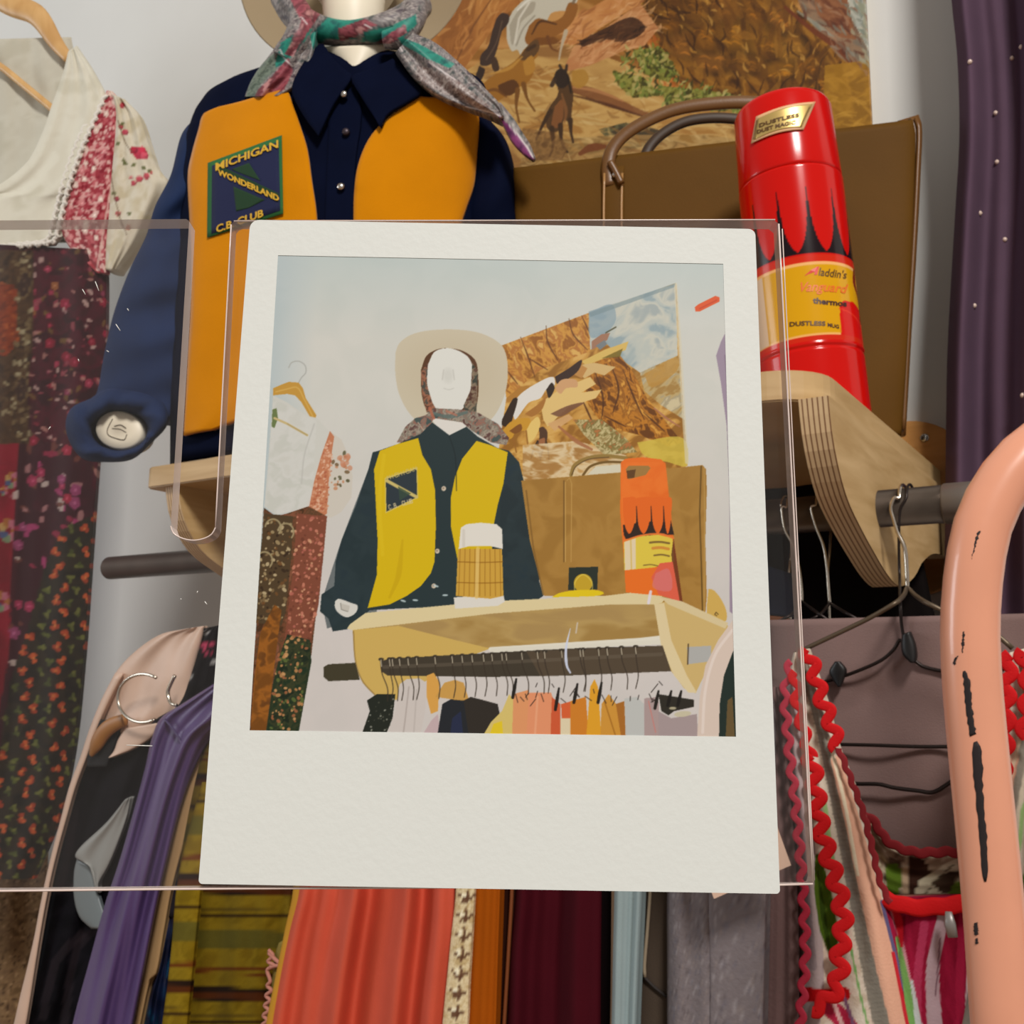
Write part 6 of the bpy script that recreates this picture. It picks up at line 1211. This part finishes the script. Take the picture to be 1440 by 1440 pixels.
def knit():
    K = Canvas(920, 900, 1160, 1720, (116, 108, 110), 2); al = [(920, 900), (1160, 900), (1160, 1720), (920, 1720)]
    K.dabs(al, 9000, [(146, 140, 142), (92, 84, 86), (128, 118, 116), (104, 100, 108)], (.6, 1.6), 4, (1, 1.8), .7)
    t, fr = garment('grey_knit_cardigan', 'heather grey knitted cardigan at right of the rail under the photograph', 'cardigan', [(946, 1000, 1086, 990), (942, 1180, 1084, 1180), (938, 1260, 1080, 1260), (938, 1350, 1078, 1350), (938, 1440, 1076, 1440), (936, 1640, 1074, 1640)], -.575, .02, mkc('heather_knit', (0, 0, 0), attr=True, bump=.7, bscale=220), lambda s, v: .006*np.sin(s*7)+.003*np.sin(s*19), lambda a, b: K(a, b, 1.05), 70, 100)
    pad('front_band', [(996, 1100, 1078, 1100), (996, 1260, 1077, 1260), (998, 1350, 1075, 1350), (998, 1440, 1073, 1440), (998, 1640, 1070, 1640)], YF(-.595), .007, MATS['heather_knit'], t, 24, 60, .3, None, lambda a, b: K(a, b, 1.1))
knit()
mauve = mkc('mauve_cloth', (124, 101, 97), bump=.3)
garment('mauve_cardigan', 'mauve-brown cardigan edge between the grey knit and the striped sundress', 'cardigan', [(1076, 1010, 1106, 1010), (1080, 1180, 1118, 1180), (1078, 1260, 1122, 1260), (1075, 1350, 1124, 1350), (1073, 1440, 1124, 1440), (1070, 1640, 1122, 1640)], -.555, .012, mkc('mauve_knit', (112, 88, 86), bump=.5, bscale=300), fo(.002, 9), None, 24, 50, part='front_edge')
t, fr = garment('mauve_skirt', 'dusky mauve wool skirt behind the red-trimmed striped dress', 'skirt', [(1080, 872, 1470, 862), (1082, 900, 1475, 890), (1080, 1000, 1480, 1000), (1078, 1180, 1490, 1180), (1072, 1300, 1500, 1300), (1066, 1440, 1510, 1440), (1060, 1640, 1520, 1640)], -.46, .022, mauve, lambda s, v: .006*np.sin(s*13+v)+.004*np.sin(s*5+v*3), None, 80, 80, part='skirt_panel')
for P, r in (([(1140, 1046), (1185, 1047), (1230, 1048), (1290, 1050), (1345, 1050)], .0016), ([(1185, 1098), (1202, 1102), (1236, 1103), (1258, 1108), (1290, 1112), (1312, 1114), (1340, 1098)], .0018)):
    tube('wire_thread', np.array([YF(-.49).at(x, y) for x, y in P]), r, dwire, t, 7, n=40)
# black sheet added for the deep shade under the shelf, then a blue top
garment('shade_sheet', 'added black sheet standing in for the shade under the right end of the shelf', 'jacket', [(1030, 600, 1270, 640), (1020, 640, 1286, 700), (1020, 740, 1296, 780), (1020, 850, 1310, 850), (1030, 900, 1320, 900), (1030, 1100, 1330, 1100), (1030, 1500, 1330, 1500)], -.13, .02, mkc('shade_sheet_black', (14, 9, 8)), fo(.004, 15), None, 40, 40, part='body')
t, fr = garment('navy_scarf_top', 'dark blue top with tan hem glimpsed under the shelf beside the photograph', 'top', [(1060, 790, 1112, 806), (1060, 830, 1124, 836), (1060, 862, 1118, 868)], -.40, .012, mkc('dark_blue_cloth', (30, 36, 54)), None, None, 20, 20, part='body')
pad('tan_hem', [(1066, 864, 1104, 868), (1070, 880, 1150, 888), (1070, 896, 1160, 902)], YF(-.41), .006, mkc('tan_hem_cloth', (120, 74, 48)), t, 14, 14)
# ------------------------------------------------------------------ long purple dress at the right wall
t = thing('beaded_dress', 'dusky purple draped dress with small pearl beads hanging at the right edge', 'dress', YF(-.09).at(1440, 1700))
PFR = YF(-.09)
pfold = lambda s, v: .020*np.sin(s*19+v*1.5)+.010*np.sin(s*41-v*2)
pad('dress_body', [(1300, -700, 1640, -700), (1326, -200, 1640, -200), (1338, 0, 1640, 0), (1346, 80, 1640, 80), (1349, 190, 1640, 190), (1343, 300, 1640, 300), (1337, 400, 1640, 400), (1332, 500, 1640, 500), (1330, 620, 1640, 620), (1328, 800, 1640, 800), (1322, 1000, 1660, 1000), (1310, 1600, 1700, 1600)], PFR, .022, mkc('purple_crepe', (86, 66, 82), vary=.05), t, 110, 90, .4, pfold)
pearl = mat('pearl_bead', (214, 190, 176), rough=.2, spec=.6)
dress_body = [o for o in t.children][0]
bpy.context.view_layer.update()
first = None
for x, y in ((1364, 87), (1400, 159), (1402, 228), (1413, 337), (1436, 66), (1423, 82), (1438, 556), (1378, 300), (1370, 430)):
    d_ = Vector(ray(x, y)); d_.normalize()
    lo = dress_body.matrix_world.inverted()
    ok, p_, n_, i_ = dress_body.ray_cast(lo @ Vector(C), (lo.to_3x3() @ d_).normalized())
    if not ok: continue
    w_p = dress_body.matrix_world @ p_
    if first is None:
        first = lathe('bead', [(.0003, -.003), (.0018, -.0024), (.003, 0), (.0018, .0024), (.0003, .003)], np.zeros(3), pearl, None, 12); o = first
    else: o = first.copy(); COL.objects.link(o)
    o.parent = t; o.location = w_p-t.location
# ------------------------------------------------------------------ striped sundress with red rickrack
def sundress():
    K = Canvas(1080, 890, 1520, 1720, (204, 190, 172), 2.)
    al = [(1080, 890), (1520, 890), (1520, 1720), (1080, 1720)]
    K.mottle(al, [(196, 180, 160), (212, 200, 184), (206, 186, 168)], 16, 3)
    def L(P, w, c, a=1.): K.line(P, w, c, a, 40)
    L([(1112, 960), (1118, 1060), (1130, 1160), (1140, 1260), (1146, 1380), (1140, 1440)], 26, (176, 160, 160)); L([(1120, 1140), (1132, 1240), (1144, 1360)], 10, (150, 136, 140), .8)
    L([(1150, 1205), (1158, 1260), (1168, 1320), (1174, 1350)], (8, 24, 26, 8), (72, 96, 24)); L([(1150, 1225), (1160, 1300), (1170, 1350)], (2, 8, 2), (44, 62, 14), .8)
    L([(1160, 1130), (1166, 1180), (1172, 1215)], 7, (150, 184, 120)); L([(1140, 950), (1160, 1060), (1182, 1180), (1206, 1300), (1240, 1440)], 20, (206, 196, 176))
    L([(1134, 950), (1152, 1010), (1170, 1090), (1192, 1200), (1214, 1320), (1240, 1440), (1290, 1640)], (14, 18, 20, 24, 28), (136, 130, 118)); 
    for i in range(110):
        f = i/109; y = 960+f*480; x = np.interp(y, [950, 1010, 1090, 1200, 1320, 1440], [1134, 1152, 1170, 1192, 1214, 1240]); K.line([(x-9-f*4, y), (x+9+f*4, y+2)], 1.2, (116, 110, 100), .55)
    L([(1176, 1070), (1200, 1160), (1224, 1260), (1250, 1360), (1274, 1450), (1330, 1640)], (16, 26, 36, 40, 44), (214, 164, 138)); L([(1166, 1040), (1188, 1130), (1206, 1230)], 5, (222, 208, 180))
    L([(1196, 1330), (1210, 1400), (1220, 1440)], 3, (110, 160, 90))
    # lower bodice right of the slanting strap
    B = [(1242, 1262), (1350, 1256), (1520, 1256), (1520, 1720), (1340, 1720), (1290, 1470), (1262, 1370)]
    K.poly(B, (132, 16, 44)); K.mottle(B, [(116, 10, 36), (150, 24, 56), (130, 16, 44)], 26, 6, 1, 1.5, 3)
    L([(1326, 1290), (1312, 1360), (1314, 1440), (1320, 1600)], (16, 22, 24), (170, 146, 152)); L([(1300, 1300), (1290, 1380), (1292, 1480)], 12, (176, 60, 92), .8); L([(1355, 1280), (1350, 1380), (1352, 1500)], 12, (166, 30, 64)); L([(1366, 1320), (1362, 1420), (1366, 1600)], 9, (196, 176, 176)); L([(1322, 1320), (1316, 1400)], 2, (90, 60, 70), .8)
    L([(1240, 1268), (1256, 1330), (1272, 1392)], 5, (92, 84, 120)); L([(1250, 1262), (1268, 1330), (1280, 1390)], 7, (196, 140, 150))
    L([(1262, 1320), (1274, 1380), (1284, 1440), (1320, 1640)], (6, 14, 16, 16), (110, 156, 84)); L([(1282, 1380), (1292, 1440), (1330, 1640)], (4, 16, 20), (190, 196, 196)); L([(1256, 1340), (1268, 1400), (1282, 1470)], 5, (188, 40, 50))
    L([(1246, 1262), (1262, 1290), (1268, 1330)], (4, 12, 4), (190, 26, 40))
    L([(1120, 1396), (1150, 1400), (1186, 1398)], 20, (180, 14, 18)); L([(1160, 1410), (1190, 1440), (1210, 1480)], 26, (176, 40, 70)); L([(1168, 1400), (1184, 1440)], 6, (220, 180, 176)); L([(1174, 1372), (1186, 1400), (1200, 1440)], 5, (130, 90, 120))
    m = mkc('sundress_print', (0, 0, 0), attr=True, bump=.35, bscale=500)
    FRd = YF(-.545)
    t = thing('striped_sundress', 'striped sundress with wavy red rickrack trim hanging on a wire hanger at lower right', 'dress', FRd.at(1300, 1690), RG)
    back = Canvas(1200, 1120, 1460, 1300, (190, 172, 146), 3); back.mottle([(1200, 1120), (1460, 1120), (1460, 1300), (1200, 1300)], [(160, 140, 116), (200, 184, 158), (90, 70, 56)], 14, 8)
    for P, c in (([(1246, 1216), (1262, 1216), (1268, 1240), (1258, 1268), (1248, 1268)], (98, 128, 40)), ([(1266, 1220), (1276, 1220), (1278, 1260), (1270, 1268)], (196, 170, 140)), ([(1278, 1200), (1300, 1210), (1308, 1230), (1290, 1262), (1278, 1256)], (64, 40, 30)), ([(1286, 1268), (1292, 1240), (1312, 1226), (1346, 1208), (1340, 1240), (1310, 1256)], (206, 196, 168)), ([(1330, 1250), (1350, 1240), (1360, 1262), (1340, 1270)], (96, 122, 40)), ([(1310, 1240), (1330, 1228), (1346, 1226), (1330, 1258)], (70, 52, 40))): back.poly(P, c, 1, 5)  # leaf print, with its dark brown shapes painted in as shadows
    back.line([(1296, 1262), (1316, 1240), (1340, 1216)], 2, (90, 80, 60), .9, 10); back.line([(1226, 1150), (1250, 1180), (1270, 1190)], 14, (206, 168, 130), .9, 10)
    pad('back_panel', [(1214, 1148, 1238, 1270), (1226, 1154, 1244, 1288), (1250, 1186, 1258, 1290), (1285, 1200, 1285, 1290), (1330, 1200, 1330, 1290), (1380, 1196, 1380, 1290), (1430, 1158, 1420, 1290)], YF(-.505), .006, m, t, 50, 50, .4, fo(.003, 14), lambda a, b: back(a, b, .9))
    pad('bodice', [(1236, 1262, 1430, 1262), (1190, 1300, 1450, 1300), (1150, 1360, 1460, 1360), (1126, 1400, 1470, 1400), (1128, 1440, 1480, 1440), (1120, 1540, 1490, 1540), (1110, 1690, 1500, 1690)], FRd, .016, m, t, 260, 220, .4, fo(.004, 18, 1), lambda a, b: K(a, b, 1.))
    pad('strap', [(1116, 918, 1136, 912), (1108, 950, 1148, 944), (1105, 990, 1164, 990), (1107, 1040, 1180, 1050), (1112, 1100, 1200, 1100), (1118, 1160, 1220, 1160), (1124, 1220, 1234, 1220), (1128, 1280, 1252, 1280), (1130, 1340, 1266, 1340), (1128, 1400, 1280, 1400), (1126, 1440, 1290, 1440), (1120, 1520, 1310, 1520), (1114, 1690, 1340, 1690)], FRd, .014, m, t, 110, 300, .5, fo(.004, 9, 2), lambda a, b: K(a, b, 1.), t0=.014)
    K2 = lambda a, b: K(2600-np.asarray(a), b, 1.)
    pad('strap', [(1418, 918, 1440, 912), (1412, 950, 1458, 944), (1408, 1000, 1470, 1000), (1400, 1100, 1474, 1100), (1390, 1200, 1470, 1200), (1372, 1290, 1468, 1290), (1360, 1400, 1470, 1400), (1340, 1520, 1480, 1520), (1340, 1690, 1490, 1690)], FRd, .014, m, t, 40, 90, .5, fo(.004, 9, 2), K2, t0=.012)
    red = mat('red_rickrack', (196, 8, 14), rough=.75, bump=.3, bscale=600, spec=.25); pkr = mat('pinkish_rickrack', (172, 28, 56), rough=.75, bump=.3, bscale=600); dr = mat('dark_red_binding', (128, 8, 20), rough=.8)
    def ric(P, amp, per, w, mm, tt, nm='rickrack'):
        q = rs(np.array(P, float), 400); d = np.r_[0, np.cumsum(np.linalg.norm(np.diff(q, axis=0), axis=1))]; tg = np.gradient(q, axis=0); tg /= np.linalg.norm(tg, axis=1)[:, None]
        wv = amp*np.sin(d/per*2*np.pi); q = q+np.stack([-tg[:, 1], tg[:, 0]], 1)*wv[:, None]
        tube(nm, FRd.at(q[:, 0], q[:, 1], tt), w/F*.95, mm, t, 10, flat=.22, flatdir=(0, -1, 0))
    ric([(1112, 930), (1104, 975), (1108, 1040), (1116, 1110), (1125, 1200), (1130, 1270), (1132, 1350), (1126, 1430), (1116, 1560)], 4, 30, 4.5, pkr, .034)
    ric([(1118, 945), (1122, 994), (1131, 1031), (1140, 1065)], 5, 32, 5.5, red, .036)
    ric([(1140, 1061), (1147, 1110), (1154, 1162), (1167, 1211), (1179, 1252), (1186, 1297), (1181, 1340), (1180, 1372), (1168, 1402), (1140, 1420)], 8, 35, 7, red, .036)
    ric([(1132, 912), (1144, 941), (1153, 975), (1166, 1010), (1179, 1052)], 7, 34, 6.5, red, .036)
    ric([(1179, 1052), (1202, 1110), (1214, 1144), (1226, 1190), (1238, 1240), (1252, 1270)], 1.5, 24, 4, dr, .036, 'edge_binding')
    ric([(1214, 1146), (1226, 1152), (1250, 1184), (1285, 1198), (1330, 1198), (1380, 1196), (1420, 1160)], 1.5, 24, 6, dr, -.025, 'neck_binding')
    ric([(1244, 1262), (1264, 1272), (1300, 1276), (1346, 1272), (1400, 1268)], 1.2, 40, 10, red, .022, 'neckline_trim')
    ric([(1420, 920), (1416, 970), (1414, 1040), (1406, 1120), (1398, 1200)], 6, 34, 7, red, .036); ric([(1438, 915), (1446, 960), (1440, 1040)], 6, 34, 7, red, .036)
    zp = tube('zip_pull', FRd.at(np.array([1334, 1336, 1340]), np.array([1282, 1300, 1318]), .034), [.0024, .0042, .0036], mat('grey_zip', (150, 146, 142), rough=.4, metal=.5), t, 10, flat=.5, flatdir=(0, -1, 0))
sundress()
# ------------------------------------------------------------------ hangers in view on the rail
HF = YF(RY-RR-.0035)
def over_rail(x):  # wire from behind over the top of the rail to its front
    R0 = RR+.003
    return [(x+.004, RY+R0*math.cos(a), RZ+R0*math.sin(a)) for a in np.linspace(math.radians(-40), math.radians(165), 14)]
def hangered(name, label, hook_px, arms_px, r=.0019, armm=None, tarm=-.45):
    P = [tuple(HF.at(x, y)) for x, y in hook_px]
    t = thing(name, label, 'hanger', P[-1], 'wire hangers on the rail')
    top = over_rail(P[0][0]); tube('hook', np.array(top+P), r, wire, t, 9, n=90)
    for A in arms_px:
        q = [P[-1]]+[tuple(YF(tarm).at(x, y)) for x, y in A[1:]]
        tube('arm', np.array(q), r*1.05, armm or dwire, t, 9, n=40)  # default dark wire: shade on the arms put into their colour
    return t
aw = mat('dull_wire', (96, 82, 66), rough=.45, metal=.6)  # duller than the hook, for the sundress hanger arms
hangered('wire_hanger', 'bright wire hanger holding the striped sundress in front of the right bracket', [(1258, 700), (1253, 714), (1257, 731), (1263, 750), (1272, 770), (1275, 800), (1276, 826)], [[(1276, 828), (1262, 846), (1225, 868), (1180, 890), (1142, 908), (1118, 920)], [(1276, 828), (1300, 846), (1350, 870), (1400, 892), (1424, 912)]], .0019, aw, -.54)
hangered('wire_hanger', 'wire hanger hook on the rail nearest the photograph, left of its pair', [(1100, 712), (1100, 722), (1104, 745), (1116, 768), (1124, 800), (1127, 826), (1128, 846)], [[(1128, 846), (1110, 866), (1080, 880)], [(1128, 846), (1150, 862), (1170, 876)]], .0014)
hangered('wire_hanger', 'wire hanger hook hanging just left of the right bracket', [(1141, 712), (1142, 722), (1148, 742), (1158, 768), (1163, 800), (1165, 826), (1167, 848)], [[(1167, 848), (1150, 866), (1120, 880)], [(1167, 848), (1190, 862), (1215, 876)]], .0014)
def clip_hanger():
    CFm = YF(-.49); P = lambda q, t=0: np.array([CFm.at(x, y, t) for x, y in q])
    t = thing('clip_hanger', 'dark wire skirt hanger with black clip gripping the mauve skirt top', 'hanger', CFm.at(1278, 930))
    tube('stem', np.array(over_rail(HF.at(1268, 700)[0])+[tuple(HF.at(x, y)) for x, y in ((1266, 716), (1264, 760), (1265, 810))]+[tuple(CFm.at(x, y)) for x, y in ((1266, 850), (1268, 880), (1272, 900))]), .0014, dwire, t, 8, n=80)
    tube('bar', P([(1122, 968), (1170, 956), (1205, 944), (1240, 928), (1258, 912), (1266, 900), (1282, 924), (1300, 938), (1350, 946), (1400, 944), (1440, 930)]), .0016, dwire, t, 8, n=80)
    bk = mat('black_clip', (12, 10, 11), rough=.45)
    pad('clip', [(1268, 892, 1280, 888), (1267, 908, 1287, 906), (1270, 922, 1289, 922), (1280, 932, 1287, 932)], CFm, .008, bk, t, 14, 16, .4, t0=.004)
    c2 = pad('clip', [(1174, 930, 1181, 930), (1166, 944, 1190, 942), (1172, 958, 1186, 956), (1178, 966, 1182, 966)], CFm, .006, bk, t, 14, 16, .4, t0=.003)
clip_hanger()
first_h = None
for (w0, gy) in HOOKS:
    x0, z0 = float(w0[0]), float(w0[2])
    if first_h is None:
        first_h = thing('wire_hanger', 'thin wire hanger on the rail, its garment hidden behind the instant photograph', 'hanger', (0, RY, 0), 'wire hangers behind the instant photograph')
        a = [(0, RY+(RR+.002)*math.cos(t_), RZ+(RR+.002)*math.sin(t_)) for t_ in np.linspace(math.radians(160), math.radians(-20), 14)]
        tube('hook', np.array(a+[(0, RY+.01, RZ-.035), (0, RY, RZ-.06), (0, RY, 1.60), (0, RY, 1.575)]), .0012, wire, first_h, 8, n=50)
        tube('shoulder_wire', np.array([(0, RY-.12, 1.545), (0, RY-.06, 1.558), (0, RY, 1.575), (0, RY+.06, 1.558), (0, RY+.12, 1.545)]), .0012, dwire, first_h, 8, n=30)
        kids = list(first_h.children); first_h.location.x = x0; kx = x0
    else:
        r_ = first_h.copy(); COL.objects.link(r_); r_.location.x = x0
        for k_o in kids:
            q_ = k_o.copy(); COL.objects.link(q_); q_.parent = r_
# ------------------------------------------------------------------ paper swing tag
def swing_tag():
    fr = YF(-.64); P = [fr.at(x, y) for x, y in ((1112, 1217), (1004, 1264), (945, 1100), (1053, 1053))]
    t = thing('swing_tag', 'plain pinkish-tan paper tag peeking out behind the lower right corner of the photograph', 'tag', np.mean(P, 0), None)
    prism('tag_card', P, tuple(np.array([0, .0008, 0])), mat('tan_paper', (214, 180, 158), rough=.8), t)
    tube('string', np.array([fr.at(1004, 1086), fr.at(1010, 1040), YF(-.60).at(1012, 1010)]), .0007, mat('tag_string', (196, 186, 166), rough=.9), t, 6, n=20)
swing_tag()
